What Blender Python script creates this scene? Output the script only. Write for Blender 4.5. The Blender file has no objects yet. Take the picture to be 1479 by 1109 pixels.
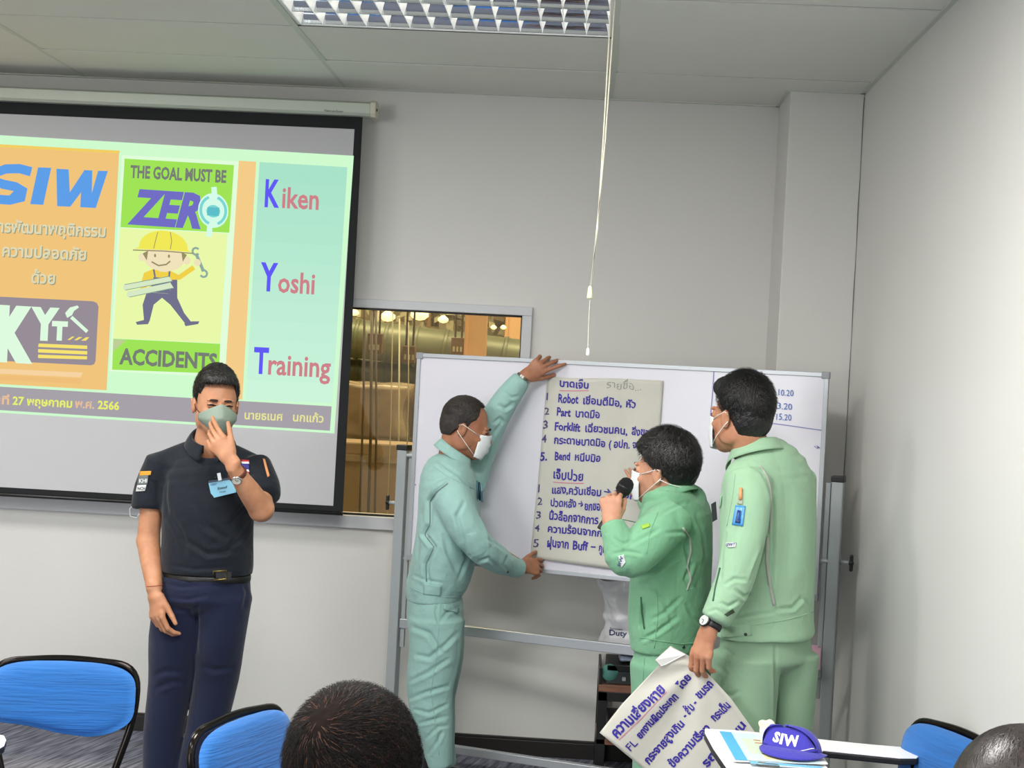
import bpy, bmesh, math, random
import numpy as np
from mathutils import Vector, Matrix, noise
from mathutils.bvhtree import BVHTree

random.seed(7)
SC = bpy.context.scene
COL = SC.collection

# ------------------------------------------------------------------ camera
FPX = 2150.0
CAM_H = 1.74
ROLL = math.radians(2.95)
def _cam_axes():
    ox, oy = 847 - 739.5, 541 - 554.5
    a = ox * math.cos(ROLL) + oy * math.sin(ROLL)
    b = -ox * math.sin(ROLL) + oy * math.cos(ROLL)
    th = math.atan2(a, FPX); ph = math.atan2(-b, math.hypot(FPX, a))
    F = np.array([-math.sin(th) * math.cos(ph), math.cos(th) * math.cos(ph), -math.sin(ph)])
    R0 = np.array([math.cos(th), math.sin(th), 0.0]); U0 = np.cross(R0, F)
    return (math.cos(ROLL) * R0 + math.sin(ROLL) * U0, -math.sin(ROLL) * R0 + math.cos(ROLL) * U0, F)
CR, CU, CF = _cam_axes()
CC = np.array([0.0, 0.0, CAM_H])
cam_d = bpy.data.cameras.new('camera')
cam_d.sensor_width = 36.0
cam_d.lens = FPX * 36.0 / 1479.0
cam_d.clip_start = 0.05
cam = bpy.data.objects.new('camera', cam_d)
cam.matrix_world = Matrix(((CR[0], CU[0], -CF[0], CC[0]), (CR[1], CU[1], -CF[1], CC[1]), (CR[2], CU[2], -CF[2], CC[2]), (0, 0, 0, 1)))
COL.objects.link(cam)
SC.camera = cam

# ------------------------------------------------------------------ view, world, room lamps and fill light
SC.view_settings.view_transform = 'Standard'
SC.view_settings.look = 'None'
SC.view_settings.exposure = 0.0
SC.view_settings.gamma = 1.0
SC.view_settings.use_curve_mapping = False
wd = bpy.data.worlds.new('world'); SC.world = wd; wd.use_nodes = True
wd.node_tree.nodes['Background'].inputs[0].default_value = (0.75, 0.8, 0.85, 1)
wd.node_tree.nodes['Background'].inputs[1].default_value = 0.4

def area(name, loc, size, power, col=(1, 0.985, 0.95), rot=(0, 0, 0)):
    l = bpy.data.lights.new(name, 'AREA'); l.shape = 'RECTANGLE'
    l.size, l.size_y = size; l.energy = power; l.color = col
    o = bpy.data.objects.new(name, l); o.location = loc; o.rotation_euler = rot
    COL.objects.link(o); return o
# fluorescent ceiling troffers of the room outside the frame (same grid as the one in view)
for lx, ly, pw in ((-0.56, 3.3, 80), (-0.56, 0.9, 50), (-0.56, -1.6, 32), (-3.0, 4.6, 62), (-3.0, 2.2, 56), (-3.0, -0.6, 32)):
    area('ceiling_lamp_light', (lx, ly, 2.965), (1.15, 0.55), pw)
# unseen soft fill added behind the camera to brighten ceiling and walls
area('rear_fill_light', (-4.15, -3.3, 1.75), (2.3, 1.9), 115, (0.97, 0.99, 1.0), (math.radians(90), 0, 0))

# ------------------------------------------------------------------ projection helpers (a pixel of the photo at a known place in the room)
def ray(px, py):
    return CR * (px - 739.5) / FPX - CU * (py - 554.5) / FPX + CF
def P(px, py, Y):
    d = ray(px, py); return CC + d * (Y / d[1])
def proj(pts):
    q = np.asarray(pts, float) - CC
    z = q @ CF
    return np.stack([739.5 + FPX * (q @ CR) / z, 554.5 - FPX * (q @ CU) / z], -1)
def hit(px, py, p0, n):
    d = ray(px, py); return CC + d * (np.dot(np.asarray(p0) - CC, n) / np.dot(d, n))

# ------------------------------------------------------------------ materials
def lin(c):
    return tuple(((v / 255) / 12.92 if v / 255 <= 0.04045 else ((v / 255 + 0.055) / 1.055) ** 2.4) for v in c)
def mat(name, rgb, rough=0.6, metal=0.0, bump=0.0, bscale=50.0, var=0.0, vscale=6.0, spec=0.5, emit=None, estr=1.0,
        stretch=None, bdist=0.004, sheen=0.0, trans=0.0, coat=0.0, rgb2=None, coords='Object', detail=3.0, sss=0.0):
    m = bpy.data.materials.new(name); m.use_nodes = True
    nt = m.node_tree; b = nt.nodes['Principled BSDF']
    c = lin(rgb) + (1,)
    b.inputs['Base Color'].default_value = c
    b.inputs['Roughness'].default_value = rough
    b.inputs['Metallic'].default_value = metal
    b.inputs['Specular IOR Level'].default_value = spec
    if sheen: b.inputs['Sheen Weight'].default_value = sheen
    if coat: b.inputs['Coat Weight'].default_value = coat
    if trans: b.inputs['Transmission Weight'].default_value = trans
    if sss:
        b.inputs['Subsurface Weight'].default_value = sss
        b.inputs['Subsurface Radius'].default_value = (0.012, 0.005, 0.003)
        b.inputs['Subsurface Scale'].default_value = 1.0
    if emit is not None:
        b.inputs['Emission Color'].default_value = lin(emit) + (1,)
        b.inputs['Emission Strength'].default_value = estr
    if bump or var or rgb2:
        tc = nt.nodes.new('ShaderNodeTexCoord'); mp = nt.nodes.new('ShaderNodeMapping')
        nt.links.new(tc.outputs[coords], mp.inputs[0])
        if stretch: mp.inputs['Scale'].default_value = stretch[:3]
        if stretch and len(stretch) > 3: mp.inputs['Rotation'].default_value = (0, 0, stretch[3])
    if var or rgb2:
        n = nt.nodes.new('ShaderNodeTexNoise'); n.inputs['Scale'].default_value = vscale; n.inputs['Detail'].default_value = detail
        nt.links.new(mp.outputs[0], n.inputs[0])
        rp = nt.nodes.new('ShaderNodeValToRGB')
        if rgb2: a, z = lin(rgb), lin(rgb2)
        else: a, z = tuple(v * (1 - var) for v in c[:3]), tuple(min(1, v * (1 + var)) for v in c[:3])
        rp.color_ramp.elements[0].position = 0.32; rp.color_ramp.elements[1].position = 0.68
        rp.color_ramp.elements[0].color = a + (1,); rp.color_ramp.elements[1].color = z + (1,)
        nt.links.new(n.outputs[0], rp.inputs[0]); nt.links.new(rp.outputs[0], b.inputs['Base Color'])
    if bump:
        n2 = nt.nodes.new('ShaderNodeTexNoise'); n2.inputs['Scale'].default_value = bscale; n2.inputs['Detail'].default_value = 4
        nt.links.new(mp.outputs[0], n2.inputs[0])
        bp = nt.nodes.new('ShaderNodeBump'); bp.inputs['Strength'].default_value = bump; bp.inputs['Distance'].default_value = bdist
        nt.links.new(n2.outputs[0], bp.inputs['Height']); nt.links.new(bp.outputs[0], b.inputs['Normal'])
    return m

M = {}
M['wall'] = mat('wall_paint', (212, 211, 207), 0.55, bump=0.12, bscale=60, var=0.015, vscale=1.5)
M['wall_side'] = mat('side_wall_paint', (216, 215, 211), 0.38, bump=0.08, bscale=40, var=0.015, vscale=1.2)
M['ceil'] = mat('ceiling_panel_paint', (222, 223, 215), 0.8, bump=0.15, bscale=90, var=0.012, vscale=3)
M['tbar'] = mat('ceiling_grid_metal', (200, 206, 194), 0.5)
M['base'] = mat('dark_skirting', (30, 27, 25), 0.45)
M['carpet'] = mat('streaked_carpet', (66, 68, 78), 0.95, bump=0.4, bscale=8, rgb2=(132, 134, 148), vscale=5, stretch=(0.07, 1.0, 1, -0.25), detail=6, spec=0.1)
for n_ in M['carpet'].node_tree.nodes:
    if n_.type == 'MAPPING': n_.vector_type = 'TEXTURE'
M['winframe'] = mat('window_frame_paint', (196, 198, 202), 0.4)
M['alu'] = mat('brushed_aluminium', (182, 186, 191), 0.38, metal=0.5, bump=0.03)
M['steel'] = mat('grey_painted_steel', (164, 170, 172), 0.4, metal=0.12)
M['black'] = mat('black_plastic', (22, 22, 24), 0.4)
M['white'] = mat('white_plastic', (235, 235, 232), 0.4)
M['board'] = mat('whiteboard_enamel', (222, 220, 230), 0.22, var=0.01, vscale=4)

# ------------------------------------------------------------------ mesh helpers
def link(o, parent=None):
    COL.objects.link(o)
    if parent is not None: o.parent = parent
    return o
def tagp(o, label=None, cat=None, group=None, kind=None):
    if label: o['label'] = label
    if cat: o['category'] = cat
    if group: o['group'] = group
    if kind: o['kind'] = kind
    return o
def thing(name, label, cat, group=None, loc=(0, 0, 0)):
    o = bpy.data.objects.new(name, None); o.empty_display_size = 0.05; o.location = loc
    link(o); return tagp(o, label, cat, group)
class MB:
    """collects shapes, becomes one mesh object"""
    def __init__(s): s.v = []; s.f = []; s.mi = []
    def add(s, vs, fs, mi=0):
        n = len(s.v); s.v += [tuple(map(float, p)) for p in vs]; s.f += [tuple(i + n for i in f) for f in fs]; s.mi += [mi] * len(fs); return s
    def box(s, lo, hi, mi=0):
        x0, y0, z0 = lo; x1, y1, z1 = hi
        return s.add([(x0, y0, z0), (x1, y0, z0), (x1, y1, z0), (x0, y1, z0), (x0, y0, z1), (x1, y0, z1), (x1, y1, z1), (x0, y1, z1)],
                     [(0, 3, 2, 1), (4, 5, 6, 7), (0, 1, 5, 4), (1, 2, 6, 5), (2, 3, 7, 6), (3, 0, 4, 7)], mi)
    def obox(s, c, ax, ay, az, mi=0):
        c, ax, ay, az = map(np.array, (c, ax, ay, az))
        vs = [c + sx * ax + sy * ay + sz * az for sz in (-1, 1) for sy in (-1, 1) for sx in (-1, 1)]
        return s.add(vs, [(0, 2, 3, 1), (4, 5, 7, 6), (0, 1, 5, 4), (1, 3, 7, 5), (3, 2, 6, 7), (2, 0, 4, 6)], mi)
    def bar(s, a, b, w, h, up=(0, 0, 1), mi=0):
        a, b, up = np.array(a, float), np.array(b, float), np.array(up, float)
        d = (b - a); L = np.linalg.norm(d); d /= L; sd = np.cross(d, up); sd /= np.linalg.norm(sd); u = np.cross(sd, d)
        return s.obox((a + b) / 2, d * L / 2, sd * w / 2, u * h / 2, mi)
    def tube(s, pts, r, n=10, closed=False, mi=0, flat=1.0, side=None):
        pts = [np.array(p, float) for p in pts]; N = len(pts)
        rr = r if hasattr(r, '__len__') else [r] * N
        rings = []; prev = None
        for i, p in enumerate(pts):
            if closed: t = pts[(i + 1) % N] - pts[i - 1]
            else: t = pts[min(i + 1, N - 1)] - pts[max(i - 1, 0)]
            t = t / (np.linalg.norm(t) + 1e-12)
            if side is not None: u = np.array(side, float)
            elif prev is None: u = np.array((0, 0, 1.0)) if abs(t[2]) < 0.9 else np.array((1.0, 0, 0))
            else: u = prev
            u = u - t * np.dot(u, t); u /= np.linalg.norm(u); prev = u; w = np.cross(t, u)
            rings.append([p + rr[i] * (math.cos(2 * math.pi * k / n) * u + flat * math.sin(2 * math.pi * k / n) * w) for k in range(n)])
        vs = [q for rg in rings for q in rg]; fs = []
        for i in range(N if closed else N - 1):
            a, b = i * n, ((i + 1) % N) * n
            for k in range(n): fs.append((a + k, a + (k + 1) % n, b + (k + 1) % n, b + k))
        if not closed: fs.append(tuple(range(n))[::-1]); fs.append(tuple(range((N - 1) * n, N * n)))
        return s.add(vs, fs, mi)
    def prism(s, poly, off, mi=0):
        """polygon of 3-D points extruded by a vector"""
        n = len(poly); off = np.array(off, float); a = [np.array(p, float) for p in poly]
        return s.add(a + [p + off for p in a], [tuple(range(n)), tuple(range(n, 2 * n))[::-1]] + [(k, n + k, n + (k + 1) % n, (k + 1) % n) for k in range(n)], mi)
    def grid(s, fn, nu, nv, mi=0):
        vs = [fn(i / (nu - 1), j / (nv - 1)) for j in range(nv) for i in range(nu)]
        return s.add(vs, [(j * nu + i, j * nu + i + 1, (j + 1) * nu + i + 1, (j + 1) * nu + i) for j in range(nv - 1) for i in range(nu - 1)], mi)
    def lathe(s, prof, c, axis=(0, 0, 1), n=20, mi=0):
        c = np.array(c, float); ax = np.array(axis, float); ax /= np.linalg.norm(ax)
        u = np.cross(ax, (1, 0, 0) if abs(ax[0]) < 0.8 else (0, 1, 0)); u /= np.linalg.norm(u); w = np.cross(ax, u)
        vs = [c + ax * h + r * (math.cos(2 * math.pi * k / n) * u + math.sin(2 * math.pi * k / n) * w) for r, h in prof for k in range(n)]
        fs = [(i * n + k, i * n + (k + 1) % n, (i + 1) * n + (k + 1) % n, (i + 1) * n + k) for i in range(len(prof) - 1) for k in range(n)]
        fs += [tuple(range(n))[::-1], tuple(range((len(prof) - 1) * n, len(prof) * n))]
        return s.add(vs, fs, mi)
    def build(s, name, m, parent=None, smooth=False, bevel=0.0, label=None, solid=0.0, sub=0, fix=True):
        me = bpy.data.meshes.new(name); me.from_pydata(s.v, [], s.f)
        for mm in (m if isinstance(m, (list, tuple)) else [m]): me.materials.append(mm)
        if any(s.mi): me.polygons.foreach_set('material_index', s.mi)
        if fix:
            bm = bmesh.new(); bm.from_mesh(me); bmesh.ops.recalc_face_normals(bm, faces=bm.faces); bm.to_mesh(me); bm.free()
        if smooth: me.shade_smooth()
        o = bpy.data.objects.new(name, me); link(o, parent)
        if parent is not None: o.matrix_parent_inverse = Matrix.Translation(-parent.location) if parent.parent is None else Matrix()
        if solid:
            k = o.modifiers.new('solid', 'SOLIDIFY'); k.thickness = solid; k.offset = 0
        if bevel:
            k = o.modifiers.new('bevel', 'BEVEL'); k.width = bevel; k.segments = 2; k.limit_method = 'ANGLE'
        if sub:
            k = o.modifiers.new('sub', 'SUBSURF'); k.levels = sub; k.render_levels = sub
        if label: o['label'] = label
        return o

_fc = {}
def text_mesh(body, bold=0.0, shear=0.0, space=1.0, res=2):
    key = (body, bold, shear, space)
    if key not in _fc:
        c = bpy.data.curves.new('lettering', 'FONT'); c.body = body; c.resolution_u = res; c.offset = bold; c.shear = shear; c.space_character = space
        o = bpy.data.objects.new('lettering', c); COL.objects.link(o)
        bpy.context.view_layer.update()
        me = bpy.data.meshes.new_from_object(o.evaluated_get(bpy.context.evaluated_depsgraph_get()))
        v = np.array([q.co[:] for q in me.vertices]); f = [tuple(p.vertices) for p in me.polygons]
        bpy.data.objects.remove(o); bpy.data.curves.remove(c); bpy.data.meshes.remove(me)
        _fc[key] = (v, f)
    return _fc[key]
def text_px(mb, body, a, b, h, surf, bold=0.0, shear=0.0, space=1.0, lean=-0.05, wob=0.0, mi=0, up=None):
    """lettering with baseline from pixel a to pixel b, capital height h, laid on a surface function surf(px, py)"""
    v, f = text_mesh(body, bold, shear, space)
    if len(v) == 0: return
    x0, x1 = v[:, 0].min(), v[:, 0].max(); capz = 0.73
    a, b = np.array(a, float), np.array(b, float)
    upv = np.array(up, float) if up is not None else np.array((-lean * -1.0, -1.0)) * 1.0
    if up is None: upv = np.array((-lean, -1.0))
    ph = random.random() * 6
    vs = []
    for x, y, _ in v:
        t = (x - x0) / (x1 - x0)
        hh = h * (1 + wob * 0.8 * math.sin(9 * t + ph)); q = a + (b - a) * t + upv * (y / capz * hh + wob * h * math.sin(14 * t + 2 * ph))
        vs.append(surf(*q))
    mb.add(vs, f, mi)
# ------------------------------------------------------------------ room shell
XR, XL, YB, YF, ZC = 1.113, -5.4, 6.75, -3.4, 2.99
def struct(mb, name, m, parent=None, **k):
    o = mb.build(name, m, parent, **k)
    if parent is None: o['kind'] = 'structure'
    return o
struct(MB().box((XL - 0.2, YF - 0.2, -0.12), (XR + 0.2, YB + 0.14, 0.0)), 'floor', M['carpet'])
WX0, WX1, WZ0, WZ1 = -3.3, -0.303, 1.045, 1.992       # window opening
b = MB()
b.box((XL, YB, 0), (XR, YB + 0.14, WZ0)).box((XL, YB, WZ1), (XR, YB + 0.14, ZC + 0.15))
b.box((XL, YB, WZ0), (WX0, YB + 0.14, WZ1)).box((WX1, YB, WZ0), (XR, YB + 0.14, WZ1))
struct(b, 'wall_back', M['wall'])
struct(MB().box((XR, YF, 0), (XR + 0.15, YB + 0.14, ZC + 0.15)), 'wall_right', M['wall_side'])
struct(MB().box((XL - 0.15, YF, 0), (XL, YB + 0.14, ZC + 0.15)), 'wall_left', M['wall'])
struct(MB().box((XL, YF - 0.15, 0), (XR, YF, ZC + 0.15)), 'wall_front', M['wall'])
struct(MB().box((0.802, 6.37, 0), (XR, YB, ZC)), 'wall_pillar', M['wall'], bevel=0.004)
def skirting(name, lo, hi):
    x0, y0, z0 = lo; x1, y1, z1 = hi
    b = MB().box(lo, (x1, y1, z1 - 0.012)); b.box((x0, y0 + (0.004 if y1 - y0 < 0.1 else 0), z1 - 0.012), (x1, y1, z1))
    struct(b, name, M['base'], bevel=0.002)
skirting('baseboard_back', (XL, YB - 0.016, 0), (0.802, YB, 0.082))
skirting('baseboard_pillar', (0.790, 6.356, 0), (XR, 6.37, 0.082))
skirting('baseboard_pillar_side', (0.788, 6.37, 0), (0.802, YB - 0.016, 0.082))
skirting('baseboard_right', (XR - 0.014, YF, 0), (XR, 6.356, 0.082))
# thin crack of filler where the pillar meets the side wall
b = MB()
pts = [(XR - 0.002 + 0.0015 * math.sin(z * 17), 6.3695, z) for z in np.linspace(1.3, 2.97, 40)]
b.tube(pts, 0.0014, 5)
struct(b, 'trim_1', mat('shrinkage_crack_filler', (120, 118, 112), 0.9))

# ceiling: steel grid with separate lay-in panels, 1.2 x 0.6 m
ceil = struct(MB().box((XL, YF, ZC + 0.11), (XR, YB, ZC + 0.15)), 'ceiling', M['ceil'])
GX = [0.045 - 1.203 * k for k in range(0, 5)]
colx = [(XR, GX[0])] + [(GX[k], GX[k + 1]) for k in range(4)] + [(GX[4], XL)]
GY = [YB - 0.603 * k for k in range(0, 17)]
pan_me = {}
LIGHTS = {(1, 2), (1, 6), (1, 10), (3, 3), (3, 7), (1, 14)}
for ci, (xa, xb) in enumerate(colx):
    for ri in range(16):
        ya, yb = GY[ri], max(GY[ri + 1], YF)
        if (ci, ri) in LIGHTS and (ci, ri) == (1, 2): continue
        w, d = xa - xb, ya - yb
        if ya - yb < 0.05: continue
        key = (round(w, 3), round(d, 3))
        if key not in pan_me:
            mb = MB().box((-w / 2 + 0.006, -d / 2 + 0.0045, 0.0), (w / 2 - 0.006, d / 2 - 0.0045, 0.012))
            o = mb.build('ceiling_panel', M['ceil'], ceil, bevel=0.0)
            pan_me[key] = o.data
        else:
            o = bpy.data.objects.new('ceiling_panel', pan_me[key]); link(o, ceil)
        if ya >= YB - 0.3 and ci == 0: pass
        sag = 0.002 * math.sin(ci * 5.1 + ri * 2.3)
        o.location = ((xa + xb) / 2, (ya + yb) / 2, ZC - 0.002 + sag)
        o.rotation_euler = (0.0012 * math.sin(ri * 7 + ci), 0.0008 * math.cos(ri * 3 + ci * 2), 0)
g = MB()
for x in GX: g.box((x - 0.012, YF, ZC - 0.0035), (x + 0.012, YB, ZC + 0.03))
g.build('grid_main_runner', M['tbar'], ceil)
g = MB()
for y in GY[1:]: g.box((XL, y - 0.0035, ZC + 0.001), (XR, y + 0.0035, ZC + 0.03))
g.build('grid_cross_runner', mat('ceiling_joint_shadow_gap', (84, 86, 80), 0.8), ceil)
g = MB().box((XL, YB - 0.02, ZC - 0.006), (0.802, YB, ZC)).box((XR - 0.018, YF, ZC - 0.006), (XR, 6.37, ZC)).box((0.80, 6.35, ZC - 0.006), (XR, 6.37, ZC)).box((0.784, 6.37, ZC - 0.006), (0.802, YB, ZC))
struct(g, 'trim_2', M['tbar'])

# ------------------------------------------------------------------ louvred fluorescent fixture
LXA, LXB = GX[1] + 0.014, GX[0] - 0.016
LYA, LYB = GY[3] + 0.006, GY[2] - 0.006
fix = thing('ceiling_light', 'fluorescent ceiling light with mirrored louvre cells recessed in the panels', 'ceiling light', None, ((LXA + LXB) / 2, (LYA + LYB) / 2, ZC))
mir = mat('mirror_louvre_aluminium', (196, 202, 206), 0.08, metal=1.0, bump=0.05, bscale=25)
wht = mat('white_enamel_steel', (236, 238, 238), 0.35)
zt = ZC + 0.002
b = MB()
for lo, hi in (((LXA, LYA, zt), (LXB, LYA + 0.012, zt + 0.09)), ((LXA, LYB - 0.012, zt), (LXB, LYB, zt + 0.09)),
               ((LXA, LYA, zt), (LXA + 0.012, LYB, zt + 0.09)), ((LXB - 0.012, LYA, zt), (LXB, LYB, zt + 0.09)), ((LXA, LYA, zt + 0.088), (LXB, LYB, zt + 0.095))):
    b.box(lo, hi)
b.build('housing', wht, fix)
nrow = 3; rw = (LYB - LYA - 0.024) / nrow; ncell = 14; cw = (LXB - LXA - 0.024) / ncell
tube_m = mat('fluorescent_tube_glass', (255, 255, 250), 0.3, emit=(255, 252, 240), estr=16.0)
for r in range(nrow):
    y0 = LYA + 0.012 + r * rw
    # parabolic side reflectors of each lamp row
    for sgn in (0, 1):
        def prof(u, v, y0=y0, sgn=sgn):
            k = v; yy = 0.032 * (1 - k) ** 2
            return (LXA + 0.012 + u * (LXB - LXA - 0.024), (y0 + 0.004 + 0.0 + 0.05 * k ** 2) if sgn == 0 else (y0 + rw - 0.004 - 0.05 * k ** 2), zt + 0.004 + 0.07 * k)
        MB().grid(prof, 2, 7).build('side_reflector', mir, fix, smooth=True, fix=False)
    MB().tube([(LXA + 0.03, y0 + rw / 2, zt + 0.07), (LXB - 0.03, y0 + rw / 2, zt + 0.07)], 0.013, 12).build('fluorescent_tube', tube_m, fix, smooth=True)
vane_m = mat('satin_vane_aluminium', (250, 250, 250), 0.4, metal=0.1)
vane = None
for r in range(nrow):
    y0 = LYA + 0.012 + r * rw
    for c in range(ncell + 1):
        x = LXA + 0.012 + c * cw
        if vane is None:
            b = MB()
            # wedge shaped vane: broad at the top, sharp at the bottom, closed ends
            n = 5
            def th(t): return 0.001 + 0.017 * t ** 1.3
            def hw(t): return rw / 2 - 0.003 - 0.03 * t ** 2
            for k in range(n):
                t0, t1 = k / n, (k + 1) / n
                b.add([(-th(t0), -hw(t0), 0.055 * t0), (-th(t0), hw(t0), 0.055 * t0), (-th(t1), hw(t1), 0.055 * t1), (-th(t1), -hw(t1), 0.055 * t1),
                       (th(t0), -hw(t0), 0.055 * t0), (th(t0), hw(t0), 0.055 * t0), (th(t1), hw(t1), 0.055 * t1), (th(t1), -hw(t1), 0.055 * t1)],
                      [(0, 1, 2, 3), (4, 7, 6, 5), (0, 3, 7, 4), (1, 5, 6, 2)] + ([(0, 4, 5, 1)] if k == 0 else []))
            o = b.build('louvre_vane', vane_m, fix); vane = o.data
        else:
            o = bpy.data.objects.new('louvre_vane', vane); link(o, fix)
        o.matrix_parent_inverse = Matrix.Translation(-fix.location)
        o.location = (x, y0 + rw / 2, zt + 0.003)
# pull cord of a blind hanging from the ceiling
cord_m = mat('cream_cord', (226, 222, 200), 0.7)
pc = thing('pull_cord', 'pair of cream blind cords hanging from the ceiling with a small bell-shaped tassel', 'cord')
YCD = 4.6
def cl(pts, n=24):
    a = np.array([P(x, y, YCD) for x, y in pts]); t = np.linspace(0, 1, n); s = np.linspace(0, 1, len(a))
    return [tuple(np.interp(t, s, a[:, k])[i] for k in range(3)) for i in range(n)]
b = MB()
pa, pb = P(881, 20, YCD), P(889, 20, YCD)
for (x, y), e, mid in (((880, 30), (853, 412), (872, 190)), ((886, 30), (854, 412), (874, 205))):
    top = P(x, y, YCD); top2 = np.array((top[0] + (ZC - top[2]) * 0.02, YCD, ZC))
    pts = [tuple(top2), tuple(P(*mid, YCD)), tuple(P(863 if x < 884 else 862, 330, YCD)), tuple(P(*e, YCD))]
    b.tube(pts, 0.0022, 6)
b.build('cord', cord_m, pc, smooth=True)
c0 = P(852, 422, YCD)
MB().lathe([(0.002, 0.02), (0.006, 0.015), (0.008, -0.005), (0.0095, -0.018), (0.007, -0.02)], c0, n=12).build('tassel', mat('cream_plastic', (232, 228, 196), 0.4), pc, smooth=True)
MB().tube([P(852, 430, YCD), P(850, 470, YCD), P(849, 504, YCD)], 0.001, 5).build('thin_cord', cord_m, pc)
MB().lathe([(0.002, 0.012), (0.005, 0.008), (0.0055, -0.008), (0.004, -0.012)], P(849, 508, YCD), n=10).build('tassel', M['white'], pc, smooth=True, label='small white lower tassel')

# ------------------------------------------------------------------ window and the factory hall behind it
w = MB(); d0, d1 = YB - 0.025, YB + 0.05
fw = 0.045
w.box((WX0 - fw, d0, WZ1), (WX1 + fw, d1, WZ1 + 0.04)).box((WX0 - fw, d0, WZ0 - 0.058), (WX1 + fw, d1, WZ0))
w.box((WX0 - fw, d0, WZ0), (WX0, d1, WZ1)).box((WX1, d0, WZ0), (WX1 + fw, d1, WZ1))
win = struct(w, 'window_1', M['winframe'], bevel=0.003)
b = MB().box((WX0, YB + 0.01, WZ1 - 0.008), (WX1, YB + 0.03, WZ1)).box((WX0, YB + 0.01, WZ0), (WX1, YB + 0.03, WZ0 + 0.008)).box((WX1 - 0.006, YB + 0.01, WZ0), (WX1, YB + 0.03, WZ1))
b.build('rubber_seal', M['black'], win)
gm = bpy.data.materials.new('amber_tinted_glass'); gm.use_nodes = True
nt = gm.node_tree; nt.nodes.clear()
o_ = nt.nodes.new('ShaderNodeOutputMaterial'); tr = nt.nodes.new('ShaderNodeBsdfTransparent'); gl = nt.nodes.new('ShaderNodeBsdfGlossy'); mx = nt.nodes.new('ShaderNodeMixShader')
tr.inputs[0].default_value = (0.96, 0.90, 0.76, 1); gl.inputs[0].default_value = (0.9, 0.85, 0.8, 1); gl.inputs[1].default_value = 0.02; mx.inputs[0].default_value = 0.05
nt.links.new(tr.outputs[0], mx.inputs[1]); nt.links.new(gl.outputs[0], mx.inputs[2]); nt.links.new(mx.outputs[0], o_.inputs[0])
MB().box((WX0, YB + 0.018, WZ0), (WX1, YB + 0.022, WZ1)).build('pane', gm, win)

# factory hall
HY = 11.5
hall = mat('factory_wall_sheet', (150, 140, 105), 0.8, var=0.25, vscale=3)
b = MB().box((-7, HY, -1), (4, HY + 0.1, 5)).box((-7, YB + 0.15, 4.9), (4, HY, 5)).box((-7, YB + 0.15, -0.12), (4, HY, 0)).box((-7.1, YB + 0.15, -1), (-7, HY, 5)).box((4, YB + 0.15, -1), (4.1, HY, 5))
struct(b, 'factory_hall', hall)
for lx in (-3.2, -0.8, 1.5):
    area('factory_lamp', (lx, 8.7, 4.6), (1.6, 0.5), 120, (1, 0.95, 0.82))
def fpx(px, py, Y): return P(px, py, Y)
pipe_m = mat('dusty_green_duct', (120, 124, 94), 0.45, metal=0.3, var=0.12, vscale=5)
for (ya, yb, r, Y, x0, x1) in ((487, 505, 0.125, 9.5, 470, 770), (533, 541, 0.075, 9.7, 470, 770), (506, 512, 0.03, 10.4, 470, 770)):
    a, c = fpx(500, ya, Y), fpx(755, yb + 14, Y)
    d = (c - a) / np.linalg.norm(c - a)
    t = thing('duct', {487: 'wide olive duct running across the top of the window view', 533: 'narrower olive duct below the wide one behind the window', 506: 'thin pipe between the two olive ducts behind the window'}[ya], 'duct')
    b = MB().tube([a - d * 3.5, c + d * 2.0], r, 20); b.build('duct_body', pipe_m, t, smooth=True)
    for k in range(7):
        q = a + (c - a) * (k / 6 - 0.1)
        MB().tube([q - d * 0.012, q + d * 0.012], r * 1.06, 20).build('duct_joint', pipe_m, t, smooth=True)
colm = mat('orange_painted_column', (222, 176, 122), 0.5, var=0.06)
for (x0, x1, yt, Y, lab) in ((669, 700, 440, 9.0, 'orange steel column in front of the ducts seen through the window'), (727, 749, 440, 10.2, 'short orange column near the right edge of the window')):
    a = fpx(x0, 520, Y); c = fpx(x1, 520, Y)
    o = MB().box((a[0], Y, 0.0), (c[0], Y + 0.12, 4.9)); o.box((a[0] + 0.01, Y - 0.01, 0), (a[0] + 0.02, Y, 4.9))
    tagp(o.build('column', colm), lab, 'column')
# roof trusses, racks, hanging control boxes
tr_m = mat('pale_truss_steel', (190, 182, 140), 0.5)
t = thing('roof_truss', 'pale lattice truss high behind the ducts in the window', 'truss')
y0, y1 = 10.9, 10.95
za, zb = P(600, 446, y0)[2] - 0.05, P(600, 482, y0)[2]
b = MB().bar((-5, y0, za + .12), (3, y0, za + .12), 0.05, 0.05).bar((-5, y0, zb), (3, y0, zb), 0.05, 0.05); b.build('chord', tr_m, t)
for k in range(18):
    x = -3.5 + k * 0.28
    MB().bar((x, y0, zb), (x + 0.14, y0, za + .12), 0.03, 0.03, (0, 1, 0)).build('diagonal', tr_m, t); MB().bar((x + 0.14, y0, za + .12), (x + 0.28, y0, zb), 0.03, 0.03, (0, 1, 0)).build('diagonal', tr_m, t)
lamp_m = mat('factory_lamp_globe', (255, 240, 190), 0.4, emit=(255, 236, 180), estr=2.2)
lamp_lab = ['leftmost lamp of the upper row', 'second lamp from the left in the upper row', 'largest lamp, third in the upper row', 'fourth lamp of the upper row', 'first of the two tiny lamps right of the orange column', 'second of the two tiny lamps right of the orange column', 'leftmost lamp of the lower row', 'second lamp of the lower row', 'third lamp of the lower row', 'rightmost lamp of the lower row']
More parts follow.
